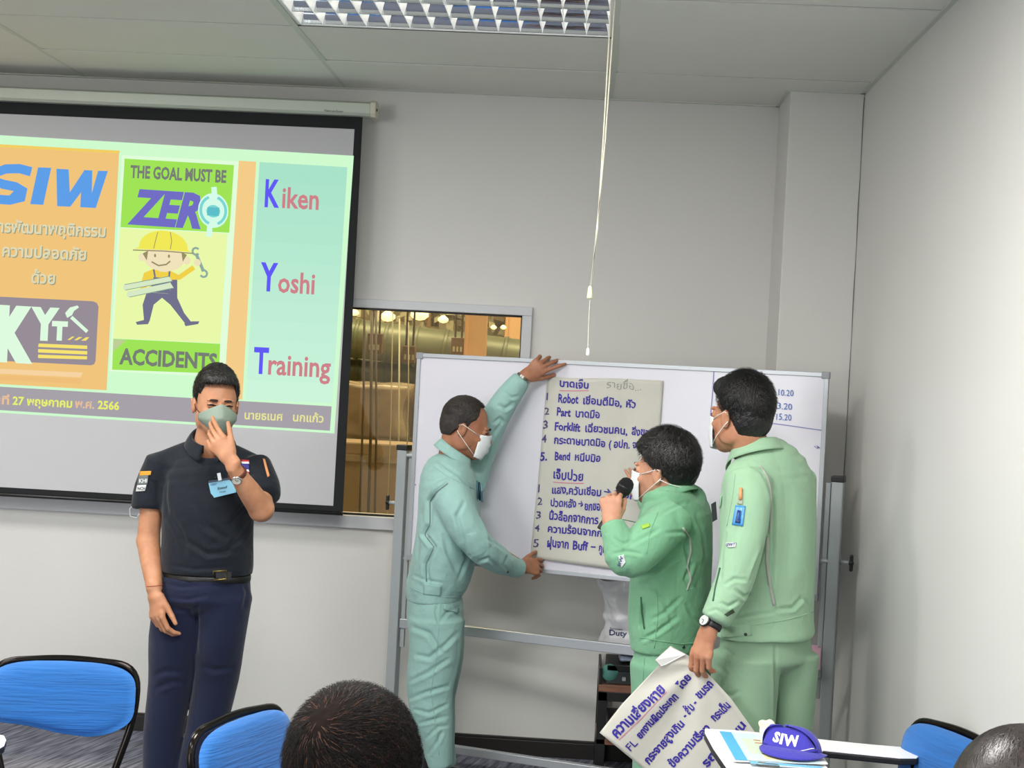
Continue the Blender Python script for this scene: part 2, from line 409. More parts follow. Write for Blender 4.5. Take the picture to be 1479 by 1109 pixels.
for k, (px, py, r) in enumerate(((512, 452, 0.03), (560, 458, 0.05), (606, 455, 0.06), (640, 462, 0.035), (713, 473, 0.02), (727, 473, 0.02), (517, 500, 0.045), (575, 498, 0.03), (640, 500, 0.03), (712, 508, 0.025))):
    c = P(px, py, 10.1)
    o = MB().lathe([(r * .25, r * .9), (r, r * .3), (r * 1.05, -r * .1), (r * .6, -r * .5), (0.004, -r * .6)], c, n=14).build('high_bay_lamp', lamp_m, smooth=True)
    tagp(o, 'glowing high bay factory lamp: ' + lamp_lab[k], 'lamp', 'factory lamps seen through the window')
dk = mat('dark_bronze_steel', (92, 78, 52), 0.5); dk2 = mat('rusty_steel', (120, 92, 58), 0.6)
for (px, py, wd_, hg, Y, lab) in ((541, 496, 20, 30, 8.2, 'hanging control box nearest the screen seen through the window'), (590, 512, 17, 26, 8.4, 'hanging control box left of the whiteboard corner behind the window'), (661, 500, 18, 26, 9.0, 'hanging control box beside the orange column')):
    t = thing('control_box', lab, 'control box')
    a, c = P(px - wd_ / 2, py - hg / 2, Y), P(px + wd_ / 2, py + hg / 2, Y)
    MB().box((a[0], Y, c[2]), (c[0], Y + 0.06, a[2])).build('housing', dk2, t, bevel=0.004)
    m_ = (a[0] + c[0]) / 2
    for q in (-1, 1): MB().tube([(m_ + q * 0.02, Y + 0.03, a[2]), (m_ + q * 0.02, Y + 0.03, 4.9)], 0.006, 6).build('hanger', dk, t)
    for q in range(3): MB().box((a[0] + 0.012 + q * 0.022, Y - 0.008, c[2] + 0.02), (a[0] + 0.024 + q * 0.022, Y, c[2] + 0.05)).build('switch', tr_m, t)
for k, (x0, y0_, x1, y1_, Y, r) in enumerate(((527, 455, 519, 700, 7.8, .006), (537, 510, 530, 745, 7.85, .008), (543, 510, 540, 745, 7.9, .006), (568, 475, 557, 745, 7.95, .0028), (590, 525, 586, 640, 7.9, .003), (577, 520, 571, 740, 8.5, .005))):
    o = MB().tube([P(x0, y0_ - 60, Y), P((x0 + x1) / 2 + 2, (y0_ + y1_) / 2, Y), P(x1, y1_ + 60, Y)], r, 8).build('hanging_cable', dk if k < 3 else tr_m, smooth=True)
    tagp(o, ['thin dark cable nearest the screen edge behind the window', 'thicker dark cable below the first control box', 'dark cable just right of the thicker one behind the window', 'pale thin rod in the middle of the visible window', 'short pale cable close to the whiteboard corner behind the window', 'thinnest pale rod left of the whiteboard corner'][k], 'cable', 'cables hanging behind the window')
# racking rails
t = thing('storage_rack', 'rack of horizontal rails behind the window above the wrapped goods', 'rack')
for k in range(6):
    a, c = P(500, 515 + k * 6, 10.2), P(760, 530 + k * 6, 10.2)
    MB().bar((-4, 10.2, a[2]), (2, 10.2, c[2]), 0.02, 0.014).build('rail', tr_m if k % 2 else pipe_m, t)
for k in range(14):
    x = -3.2 + k * 0.3
    MB().bar((x, 10.22, 0), (x, 10.22, 2.1), 0.02, 0.02, (0, 1, 0)).build('upright', dk2, t)
# distant machine parts between the ducts: far too many and too small to tell apart
cb = MB(); rr_ = random.Random(4)
for k in range(240):
    q = P(rr_.uniform(505, 765), rr_.choice((rr_.uniform(446, 470), rr_.uniform(494, 512), rr_.uniform(515, 556))), rr_.uniform(10.65, 10.85)); w_, h_ = rr_.uniform(.008, .04), rr_.uniform(.006, .05)
    cb.obox(q, (w_, 0, w_ * rr_.uniform(-.6, .6)), (0, .02, 0), (0, 0, h_), rr_.randrange(3))
mc = cb.build('machine_parts', [tr_m, mat('dim_brass_metal', (120, 104, 66), .5), mat('pale_machine_paint', (222, 216, 186), .5)]); mc['kind'] = 'stuff'; mc['label'] = 'clutter of distant machine parts among the ducts behind the window'
# plastic-wrapped goods
wrap = mat('amber_plastic_wrap', (168, 150, 120), 0.25, bump=1.0, bscale=12, var=0.2, vscale=9, coat=0.4)
card = mat('brown_cardboard', (160, 138, 106), 0.7, var=0.08, vscale=5)
def lump(name, lo, hi, m, lab, cat, amp=0.03, n=12):
    lo, hi = np.array(lo), np.array(hi); b = bmesh.new(); bmesh.ops.create_cube(b, size=1.0)
    bmesh.ops.subdivide_edges(b, edges=b.edges, cuts=n, use_grid_fill=True)
    for v in b.verts:
        p = np.array(v.co) * (hi - lo) + (lo + hi) / 2
        q = noise.noise_vector(Vector(p) * 5) * amp
        v.co = Vector(p) + q
    me = bpy.data.meshes.new(name); b.to_mesh(me); b.free(); me.materials.append(m); me.shade_smooth()
    o = bpy.data.objects.new(name, me); link(o); return tagp(o, lab, cat)
zt_ = P(540, 556, 8.6)[2]; a = P(480, 600, 8.6); c = P(590, 600, 8.6)
lump('wrapped_pallet', (a[0] - .5, 8.6, P(540, 632, 8.6)[2]), (c[0] - .02, 9.3, zt_), wrap, 'plastic wrapped load beside the screen edge seen through the window', 'pallet')
a2 = P(597, 600, 8.8); c2 = P(700, 600, 8.8)
lump('wrapped_pallet', (c[0] + .03, 8.8, P(540, 640, 8.8)[2]), (c2[0] + 0.6, 9.4, zt_ + .03), wrap, 'plastic wrapped load behind the whiteboard corner seen through the window', 'pallet')
a = P(480, 640, 8.1); c = P(580, 640, 8.1)
t = thing('crate', 'brown crate at the bottom left of the window beside the stand post', 'crate')
MB().box((a[0] - .4, 8.1, 0.1), (c[0] + .3, 8.45, P(540, 640, 8.1)[2])).build('box', card, t, bevel=0.01)
MB().box((a[0] - .4, 8.07, P(540, 662, 8.1)[2] - .02), (c[0] + .3, 8.1, P(540, 662, 8.1)[2] + .015)).build('batten', wrap, t)
# ------------------------------------------------------------------ projection screen
YS = 6.60
scr = thing('projection_screen', 'pull-down projection screen with black border showing a bright safety slide', 'screen', None, (-2.0, YS, 1.0))
def S(off): return lambda x, y: P(x, y, YS - off)
def poly(mb, pts, off, mi=0):
    mb.add([P(x, y, YS - off) for x, y in pts], [tuple(range(len(pts)))], mi)
fabric = mat('matte_screen_fabric', (190, 190, 193), 0.85, bump=0.04, bscale=300)
blackc = mat('black_screen_border', (14, 16, 20), 0.8)
casem = mat('pale_metal_screen_case', (186, 192, 180), 0.45, metal=0.2)
zt, zb = 2.82, 1.068
xe = -1.054
b = MB().box((-3.9, YS, zb + 0.0), (xe, YS + 0.002, zt + .04)); b.build('border', blackc, scr)
xi = P(512, 186.6, YS)[0]; zi = P(512, 186.6, YS)[2]; xi2 = P(491.5, 560, YS)[0]; zbi = P(450, 728.6, YS)[2]
b = MB().add([(-3.85, YS - .001, zbi), (xi2 - .005, YS - .001, zbi), (xi, YS - .001, zi), (-3.85, YS - .001, zi)], [(0, 1, 2, 3)]); b.build('fabric', fabric, scr)
MB().tube([(-3.9, YS + .001, zb - .004), (xe, YS + .001, zb - .004)], 0.009, 10).build('weight_bar', M['black'], scr, smooth=True)
MB().tube([P(195, 727, YS - .01), P(187, 735, YS - .01), P(188, 745, YS - .01), P(197, 748, YS - .01), P(202, 741, YS - .01)], 0.0016, 6).build('pull_ring', M['white'], scr, smooth=True)
b = MB()
zc0 = P(300, 150, YS)[2]
pr = [(0.0, -.03), (-.035, -.03), (-.045, -.018), (-.045, .025), (-.03, .034), (.04, .034), (.04, -.03)]
b.prism([(-3.95, YS + y, 2.864 + z) for y, z in pr], (3.95 - 0.985 - .03, 0, 0)); b.build('case', casem, scr, bevel=0.002)
b = MB().prism([(-1.015, YS + y * 1.15, 2.864 + z * 1.15) for y, z in pr], (.025, 0, 0)); b.build('end_cap', mat('cream_end_cap', (205, 200, 180), 0.4), scr, bevel=0.003)
MB().lathe([(.006, 0), (.006, .004)], (-.99, YS - .025, 2.864), (1, 0, 0), 10).build('screw', M['black'], scr)
MB().box((-3.0, YS + .04, 2.85), (-2.97, YB-.002, 2.88)).box((-1.2, YS + .04, 2.85), (-1.17, YB-.002, 2.88)).build('wall_bracket', M['steel'], scr)
b = MB(); text_px(b, 'Vision on Power', (468, 161), (496, 162.5), 3.4, lambda x, y: P(x, y, YS - .0465)); b.build('lettering', M['black'], scr)

def glow(name, rgb, k=1.0):
    return mat(name, (20, 20, 20), 0.9, emit=rgb, estr=k, spec=0)
SL = {}
def slide(name, rgb, pts_list, off, parent=scr):
    if rgb not in SL: SL[rgb] = glow('projected_light_%d' % len(SL), rgb)
    b = MB()
    for pts in pts_list: poly(b, pts, off)
    return b.build(name, SL[rgb], parent)
def stext(name, rgb, items, off, parent=scr):
    if rgb not in SL: SL[rgb] = glow('projected_light_%d' % len(SL), rgb)
    for it in items:
        b = MB(); text_px(b, *it[:4], S(off), **(it[4] if len(it) > 4 else {})); b.build(name, SL[rgb], parent)
def circ(cx, cy, rx, ry=None, n=28, a0=0, a1=360, sl=0.05):
    ry = ry or rx
    return [(cx + rx * math.cos(math.radians(a)) - 0 * sl, cy + ry * math.sin(math.radians(a)) + rx * math.cos(math.radians(a)) * sl) for a in np.linspace(a0, a1, n, endpoint=(a1 - a0) < 360)]
def stroke(pts, wd):
    """a band of the given pixel width along points"""
    p = np.array(pts, float); t = np.gradient(p, axis=0); t /= np.linalg.norm(t, axis=1)[:, None] + 1e-9
    n = np.stack([-t[:, 1], t[:, 0]], 1); w_ = (np.array(wd) if hasattr(wd, '__len__') else np.full(len(p), wd))[:, None] / 2
    return [tuple(q) for q in p + n * w_] + [tuple(q) for q in (p - n * w_)[::-1]]

e = 0.0012
slide('slide_ground', (206, 250, 206), [[(-260, 180), (511, 225), (483, 626), (-260, 580)]], .0018)
slide('slide_footer', (166, 160, 168), [[(-258, 543), (479, 586.8), (476.5, 622), (-258, 576)]], .0025)
slide('slide_panel', (240, 196, 122), [[(-250, 199), (172, 221.5), (154, 563.5), (-250, 540)]], .0025)
slide('slide_panel', (242, 206, 96), [[(-250, 195), (173, 217.5), (172.4, 221.5), (-250, 199)]], .003)
slide('slide_panel', (244, 204, 136), [[(344.6, 232), (370, 233.5), (350, 577), (319, 575)]], .0025)
for k in range(12):
    t0, t1 = k / 12, (k + 1) / 12
    def L_(t): return (375 + (354.7 - 375) * t, 234 + (577 - 234) * t)
    def R_(t): return (501.7 + (480 - 501.7) * t, 241.5 + (582 - 241.5) * t)
    slide('slide_band', tuple(int(p_ + (q_ - p_) * (k / 11)) for p_, q_ in zip((168, 226, 201), (203, 244, 219))), [[L_(t0), R_(t0), R_(t1), L_(t1)]], .0025)
slide('slide_panel', (150, 140, 150), [[(-8, 428), (134, 435), (140, 437.5), (142.3, 443), (138, 521), (136, 526), (131, 527.5), (-60, 518), (-60, 425)]], .0032)
slide('slide_panel', (224, 252, 216), [[(176, 224), (345, 233), (325, 545), (158, 536)]], .0028)
for q_ in ([(180, 229), (338, 238.4), (331, 336), (174, 328)], [(163.6, 489), (318, 496.5), (316, 539.5), (162, 533.8)]): slide('slide_panel', (158, 228, 84), [q_], .0034)
slide('slide_panel', (232, 248, 168), [[(173.4, 329.3), (328.7, 337), (318, 496), (163.6, 488.4)]], .0038)
slide('slide_panel', (190, 205, 150), [[(163.8, 490), (182, 491), (163, 508)]], .0042)
for yy, c in ((532, (246, 210, 160)), (541, (238, 190, 120))):
    slide('slide_reflection', c, [[(-10, yy), (120, yy + 6), (116, yy + 13), (-10, yy + 7)]], .0042)
# lettering
for pts in (stroke([(45, 248), (28, 243.5), (8, 244), (-7, 250), (-9, 260), (4, 266), (22, 269.5), (34, 276), (32, 285), (14, 289), (-6, 287.5), (-26, 286)], 13.5),
            [(55, 241.7), (74, 242.4), (62.5, 295.8), (43.6, 294.7)],
            [(81.4, 243.6), (99.2, 244.7), (100.8, 277.7), (122.0, 245.5), (133.3, 246.2), (132.6, 278.8), (141.7, 246.6), (155.7, 247.0), (138.3, 300.4), (115.9, 299.2), (117.0, 277.7), (101.5, 298.5), (82.6, 297.7)]):
    slide('lettering', (92, 158, 232), [pts], .0042)
sh = (150, 156, 130); cr = (222, 218, 184)
th = [('การพัฒนาพฤติกรรม', (-14, 334), (152, 342), 17, dict(bold=0.022)), ('ความปลอดภัย', (3, 369.5), (124, 375.5), 17, dict(bold=0.022)), ('ด้วย', (45, 408), (79, 410), 17, dict(bold=0.022))]
stext('lettering_shadow', sh, [(t_, (a[0] + 1.4, a[1] + 1.4), (c[0] + 1.4, c[1] + 1.4), h, k) for t_, a, c, h, k in th], .0042)
stext('lettering', cr, th, .0046)
stext('lettering', (222, 250, 222), [('K', (-6, 514), (47, 517), 70, dict(bold=0.09)), ('Y', (43, 487), (84, 489), 43, dict(bold=0.07)), ('T', (74, 489), (97, 490), 25, dict(bold=0.07))], .0042)
slide('slide_emblem', (222, 250, 222), [stroke([(103, 458), (126, 479)], 5), [(94, 452), (101, 444), (112, 441), (114, 444), (107, 449), (104, 455), (97, 459)]], .0042)
slide('slide_emblem', (246, 226, 110), [[(56, 496), (126, 499), (126, 504), (55, 501)], [(55, 504), (126, 507), (126, 512), (55, 509)], [(55, 512), (126, 514.5), (125.5, 519), (55, 517)],
      [(97, 491), (104, 486), (108, 486), (101, 491)], [(107, 491), (114, 486.5), (119, 487), (111, 491.5)], [(117, 492), (124, 487), (129, 487), (124, 492)]], .0042)
stext('lettering', (120, 124, 118), [('THE GOAL MUST BE', (188, 256), (326.5, 263.5), 18, dict(bold=0.035))], .0042)
stext('lettering', (112, 108, 196), [('ZER', (184, 321), (290, 328), 49, dict(bold=0.045, shear=0.2, lean=-0.1))], .0042)
slide('slide_emblem', (212, 250, 232), [circ(308, 304, 22, 25), stroke([(309, 270), (310, 284)], 8), stroke([(303, 326), (302, 342)], 8)], .0044)
slide('slide_emblem', (120, 214, 210), [stroke(circ(308, 304, 18, 20, 20, 110, 250), 4), stroke(circ(308, 304, 18, 20, 20, -70, 70), 4), circ(308, 305, 10, 9)], .005)
slide('slide_emblem', (90, 190, 200), [[(300, 299), (317, 300), (316, 312), (299, 311)]], .0055)
stext('lettering', (118, 124, 116), [('ACCIDENTS', (172, 525), (313, 533), 23, dict(bold=0.035))], .0042)
def K(n, x0, x1, yb, h): return (n, (x0, yb), (x1, yb + 0.055 * (x1 - x0)), h)
bl = (96, 88, 246); rd = (206, 128, 136)
stext('lettering', bl, [K('K', 382, 403, 297.5, 40) + (dict(bold=0.03),), K('Y', 375, 400, 418.5, 41) + (dict(bold=0.03),), K('T', 365.5, 387, 538, 38) + (dict(bold=0.03),)], .0042)
stext('lettering', rd, [K('iken', 407, 460, 299.5, 31) + (dict(bold=0.02),), K('oshi', 401, 454, 421.5, 31) + (dict(bold=0.02),), K('raining', 387, 477, 540, 31) + (dict(bold=0.02),)], .0042)
ft = dict(bold=0.03)
stext('lettering', (232, 240, 106), [('27 พฤษภาคม', (18, 584), (104, 588.5), 12, ft), ('2566', (141, 590), (172, 592), 12, ft)], .0042)
stext('lettering', (232, 190, 150), [('วันที่', (-22, 582), (13, 584), 12, ft), ('พ.ศ.', (108, 588.5), (136, 590), 12, ft)], .0042)
stext('lettering', (234, 230, 150), [('นายธเนศ', (353, 605), (408, 607.5), 12, dict(bold=.02)), ('นกแก้ว', (423, 608), (467, 610.2), 12, dict(bold=.02))], .0042)
# cartoon worker on the slide: outline colours only
dkp = (112, 112, 140); skn = (240, 226, 186); org = (240, 208, 70); yel = (240, 232, 84); out = (150, 140, 100)
slide('slide_figure', dkp, [[(212, 422), (243, 424), (245, 398), (256, 399), (256, 430), (266, 452), (277, 466), (268, 468), (246, 440), (234, 430), (222, 440), (216, 464), (208, 463), (206, 440)],
      [(196, 465), (208, 462), (216, 463), (214, 468), (198, 469)], [(266, 467), (277, 464), (288, 464), (286, 468), (268, 471)]], .0042)
slide('slide_figure', org, [[(222, 388), (246, 391), (258, 397), (278, 383), (282, 389), (260, 404), (246, 404), (246, 420), (214, 418), (218, 408), (207, 420), (202, 415), (208, 394)]], .0046)
slide('slide_figure', dkp, [stroke([(222, 389), (224, 400)], 2.5), stroke([(245, 391), (244, 402)], 2.5), [(222, 400), (245, 402), (246, 424), (216, 422)]], .005)
slide('slide_figure', skn, [circ(237, 372, 30, 20), circ(205, 371, 5, 6), circ(270, 376, 5, 6), circ(285, 379, 5, 5), circ(206, 421, 5, 4), [(228, 384), (242, 385), (241, 393), (230, 392)]], .0052)
slide('slide_figure', out, [[(206, 366), (214, 362), (212, 376)], [(262, 364), (270, 368), (264, 378)]], .0056)
slide('slide_figure', yel, [[(194, 359), (200, 357)] + [(x, y) for x, y in circ(236, 357, 35, 24, 20, 180, 360)] + [(272, 362), (278, 364), (236, 361)]], .006)
slide('slide_figure', out, [stroke([(192, 361), (236, 362.5), (279, 366)], 1.6), stroke([(246, 335), (248, 348), (246, 360)], 1), stroke([(228, 335), (225, 346), (222, 359)], 1),
      circ(224, 369, 1.6, 2.6, 10), circ(244, 370, 1.6, 2.6, 10), stroke([(219, 378), (229, 383.5), (240, 382), (246, 377)], 2.2)], .0064)
slide('slide_figure', (214, 232, 196), [[(180, 411), (244, 399), (249, 406), (182, 419)], [(184, 421), (246, 408), (251, 416), (187, 429)], circ(181, 415, 3, 4.5), circ(186, 425, 3, 4.5)], .0066)
slide('slide_figure', (128, 160, 140), [stroke([(181, 419), (249, 406)], 1), stroke([(180, 411), (244, 399)], 1), stroke([(187, 429), (250, 416)], 1)], .0070)
slide('slide_figure', (140, 170, 160), [stroke([(283, 366), (294, 392)], 4.5), stroke(circ(283, 363, 5, 5, 12, 40, 320), 3), stroke(circ(294, 395, 5, 5, 12, -130, 150), 3)], .0048)

# ------------------------------------------------------------------ whiteboard on its wheeled stand
BA, BB = np.array((-0.742, 6.49)), np.array((0.958, 5.95))
bd = np.append((BB - BA) / np.linalg.norm(BB - BA), 0); bn = np.array((bd[1], -bd[0], 0.0))      # bn points towards the room
if bn[1] > 0: bn = -bn
BL = float(np.linalg.norm(BB - BA)); B0 = np.array((BA[0], BA[1], 0.0)); UZ = np.array((0, 0, 1.0))
def bp(s, z, o=0.0): return B0 + bd * s + UZ * z + bn * o
def onb(off): return lambda x, y: hit(x, y, B0 + bn * off, bn)
zb0, zb1 = 0.893, 1.796
wb = thing('whiteboard', 'large wheeled whiteboard in a grey metal stand in front of the pillar', 'whiteboard', None, tuple(bp(BL / 2, 0)))
b = MB().obox(bp(BL / 2, (zb0 + zb1) / 2, -.008), bd * (BL / 2 - .01), bn * .007, UZ * (zb1 - zb0) / 2 * .985); b.build('writing_surface', M['board'], wb)
def rail(s0, z0, s1, z1, w_, name='frame_rail'):
    b = MB().bar(bp(s0, z0, -.006), bp(s1, z1, -.006), .024, w_, up=(0, 0, 1) if z0 == z1 else bd); b.build(name, M['alu'], wb, bevel=.002)
rail(0, zb1 - .008, BL, zb1 - .008, .018); rail(0, zb0 + .008, BL, zb0 + .008, .018)
rail(.008, zb0, .008, zb1, .018); rail(BL - .008, zb0, BL - .008, zb1, .018)
for s in (.012, BL - .012):
    for z in (zb0 + .01, zb1 - .01): MB().obox(bp(s, z, -.006), bd * .016, bn * .0145, UZ * .014).build('corner_cap', mat('grey_corner_cap', (150, 152, 158), .5) if 'cc' not in M else M['cc'], wb, bevel=.003)
for s, q in ((-.055, -1), (BL + .055, 1)):
    o = MB().bar(bp(s, .06, -.03), bp(s, 1.37, -.03), .05, .045, up=bd).build('post', M['steel'], wb, bevel=.004)
    MB().obox(bp(s, 1.378, -.03), bd * .026, bn * .028, UZ * .012).build('post_cap', M['black'], wb, bevel=.003)
    MB().bar(bp(s - q * .038, .5, -.03), bp(s - q * .038, 1.36, -.03), .016, .02, up=bd).build('inner_rail', M['steel'], wb, bevel=.002)
    MB().tube([bp(s - q * .05, 1.345 if q < 0 else 1.05, -.015), bp(s, 1.345 if q < 0 else 1.05, -.015)], .008, 8).build('pivot_pin', M['steel'], wb)
    kz = 1.13 if q < 0 else 1.05
    kn = MB().tube([bp(s + q * .02, kz, -.03), bp(s + q * .065, kz, -.03)], .008, 10).build('clamp_screw', M['steel'], wb, smooth=True)
    o = MB().lathe([(.008, 0), (.012, .004), (.012, .014), (.006, .018)], bp(s + q * .058, kz, -.03), bd * q, 12).build('knob', M['black'], wb, smooth=True)
    b = MB(); b.obox(bp(s + q * .067, kz, -.03), bd * .007, bn * .009, UZ * .034); b.build('knob', M['black'], wb, bevel=.006)
    f = MB().bar(bp(s, .045, -.33), bp(s, .045, .27), .05, .03).build('foot', M['steel'], wb, bevel=.004)
    for e_ in (-.3, .24):
        MB().lathe([(.005, -.012), (.022, -.011), (.025, 0), (.022, .011), (.005, .012)], bp(s, .025, e_), bd, 16).build('castor', M['black'], wb, smooth=True)
MB().bar(bp(-.03, .605, -.03), bp(BL + .03, .605, -.03), .03, .042).build('cross_rail', M['alu'], wb, bevel=.003)
MB().bar(bp(-.03, .085, -.03), bp(BL + .03, .085, -.03), .03, .035).build('cross_rail', M['alu'], wb, bevel=.003)
# writing on the board
blue = mat('blue_marker', (92, 122, 190), .6); lil = mat('lilac_marker', (140, 140, 196), .6)
for t_, a, c in (('10.20', (1124, 571), (1146, 572.5)), ('13.20', (1118, 590), (1144, 592)), ('15.20', (1121, 606), (1143, 607.5))): b = MB(); text_px(b, t_, a, c, 9.5, onb(.0016), bold=.01, wob=.03); b.build('handwriting', blue, wb)
b = MB()
def bstroke(pts, w_, off=.0016): b.add([onb(off)(*q) for q in stroke(pts, w_)], [tuple(range(2 * len(pts)))])
bstroke([(1031, 536), (1029, 570), (1026, 600)], 1.3); bstroke([(1028, 601), (1100, 609), (1192, 622)], 1.3); bstroke([(1176, 644), (1181, 648), (1179, 643), (1184, 647)], 1.4)
b.build('drawn_line', lil, wb)
b = MB()
for q in ((600, 700), (596, 735), (590, 790), (590, 803), (583, 806)): b.add([onb(.0012)(x, y) for x, y in circ(q[0], q[1], 1.2, 1.2, 8)], [tuple(range(8))])
b.build('smudge', mat('grey_smudge', (150, 150, 160), .8), wb)

# flip-chart sheet held against the board
paper = mat('grey_white_flip_chart_paper', (202, 200, 190), .75, bump=.25, bscale=9, var=.03, vscale=8)
ink = mat('violet_blue_marker_ink', (46, 34, 148), .6); ink2 = mat('dark_violet_ink', (70, 60, 120), .6); redl = mat('pink_marker', (206, 120, 150), .6)
sh1 = thing('flip_chart_sheet', 'handwritten flip chart sheet held flat against the whiteboard', 'paper', None, tuple(bp(.8, zb0, .01)))
def sheet_off(x, y):
    d = min(abs(y - (543 + (x - 790) * .03)), 60)
    return .006 + .0022 * math.sin(x * .09 + y * .03) * (1 + math.sin(y * .05 + 1)) + .007 * math.exp(-((y - 812) / 14) ** 2) + 0.004 * math.exp(-((x - 790) ** 2 + (y - 548) ** 2) / 300.)
def onsheet(ex): return lambda x, y: onb(sheet_off(x, y) + ex)(x, y)
TL, TR, BRp, BLp = (791, 544), (958, 549), (938, 830), (766, 805)
def spx(u, v):
    a = np.array(TL) * (1 - u) + np.array(TR) * u; c = np.array(BLp) * (1 - u) + np.array(BRp) * u
    q = a * (1 - v) + c * v; return q[0] + 1.2 * math.sin(v * 9) * (u - .5) * .6, q[1] + .8 * math.sin(u * 8) * (1 - v) * .7
b = MB().grid(lambda u, v: onsheet(0)(*spx(u, v)), 34, 50); b.build('paper_sheet', paper, sh1, smooth=True, solid=.0008)
b = MB(); b2 = MB()
def hw(t_, a, c, h, bold=.022, num=False):
    q = MB(); text_px(q, t_, a, c, h, onsheet(.0022), bold=bold, wob=.05, lean=-.06); q.build('numbering' if num else 'handwriting', ink2 if num else ink, sh1)
hw('บาดเจ็บ', (808, 558), (850, 561.5), 10.5, .035)
for t_, a, c, h in (('1', (789, 578), (792, 578), 11), ('Robot', (806, 581), (835, 583), 13), ('เชื่อมตีมือ,', (842, 583), (898, 587), 11), ('หัว', (904, 588), (918, 589), 11),
                    ('2', (786, 599), (793, 599), 11), ('Part', (804, 600), (824, 602), 12), ('บาดมือ', (831, 602), (866, 604), 11),
                    ('3', (784, 619), (791, 619), 12), ('Forklift', (801, 621), (838, 623), 12), ('เฉี่ยวชนคน,', (845, 623), (906, 627.5), 11), ('สิ่งของ', (912, 628), (944, 630), 11),
                    ('4', (782, 639), (789, 639), 12), ('กระดาษบาดมือ', (800, 640), (874, 645), 11), ('( อปก. จน', (879, 646), (926, 648), 11),
                    ('5.', (780, 665), (790, 665), 13), ('Bend', (801, 664), (823, 664.5), 12), ('หนีบมือ', (830, 665), (867, 667), 11),
                    ('1', (777, 711), (781, 711), 12), ('แสง,ควันเชื่อม', (797, 712), (868, 716), 11), ('→', (872, 714), (882, 715), 10), ('ตาอักเสบ', (886, 717), (938, 724), 12),
                    ('2', (776, 729), (783, 729), 11), ('ปวดหลัง', (795, 731), (832, 733), 11), ('→', (835, 731), (842, 732), 9), ('ยกของหนัก', (844, 736), (890, 739), 12),
                    ('3', (774, 749), (781, 749), 11), ('นิ้วล็อกจากการ', (793, 750), (864, 757), 12), ('ใช้งาน', (868, 757), (900, 760), 11),
                    ('4', (772, 767), (779, 768), 11), ('ความร้อนจากการเชื่อม', (791, 768), (908, 778), 11),
                    ('5', (770, 790), (778, 790), 12), ('ฝุ่นจาก', (790, 789), (821, 792), 12), ('Buff', (827, 793), (849, 795), 13), ('-', (853, 793), (860, 793), 10), ('ภูมิแพ้', (864, 797), (888, 799), 12)):
    nd = t_.isdigit(); hw(t_, a, (a[0] + 2, a[1]) if t_ == '1' else c, h, .012 if nd else .03, nd)
hw('เจ็บป่วย', (799, 691), (842, 695), 13, .028)
b = MB()
for pts in (((808, 564), (830, 564.5), (850, 564)), ((799, 696), (820, 697.5), (843, 698))): b.add([onsheet(.0022)(*q) for q in stroke(pts, 1.2)], [tuple(range(6))])
b.build('underline', redl, sh1)
b = MB(); text_px(b, 'รายชื่อ...', (876, 560), (926, 564), 11, onsheet(.0018), bold=.0, wob=.12); b.build('handwriting', mat('pencil_grey', (150, 148, 148), .7), sh1, label='faint pencil note')
# pink card clipped on the stand
pk = thing('pink_card', 'pink card in a clear holder clipped on the right post of the whiteboard stand', 'card')
yk = 5.93
a, c = P(1168, 931, yk), P(1184, 967, yk)
MB().box((a[0], yk - .004, c[2]), (c[0], yk, a[2])).build('card', mat('pink_card_paper', (226, 176, 196), .6), pk, bevel=.001)
MB().box((a[0] - .002, yk - .008, c[2] - .026), (c[0] + .002, yk + .002, c[2])).build('holder', mat('grey_holder', (140, 144, 142), .5), pk, bevel=.002)
MB().box((c[0] - .014, yk - .009, a[2] - .006), (c[0] - .004, yk, a[2] + .014)).build('clip', M['alu'], pk, bevel=.002)
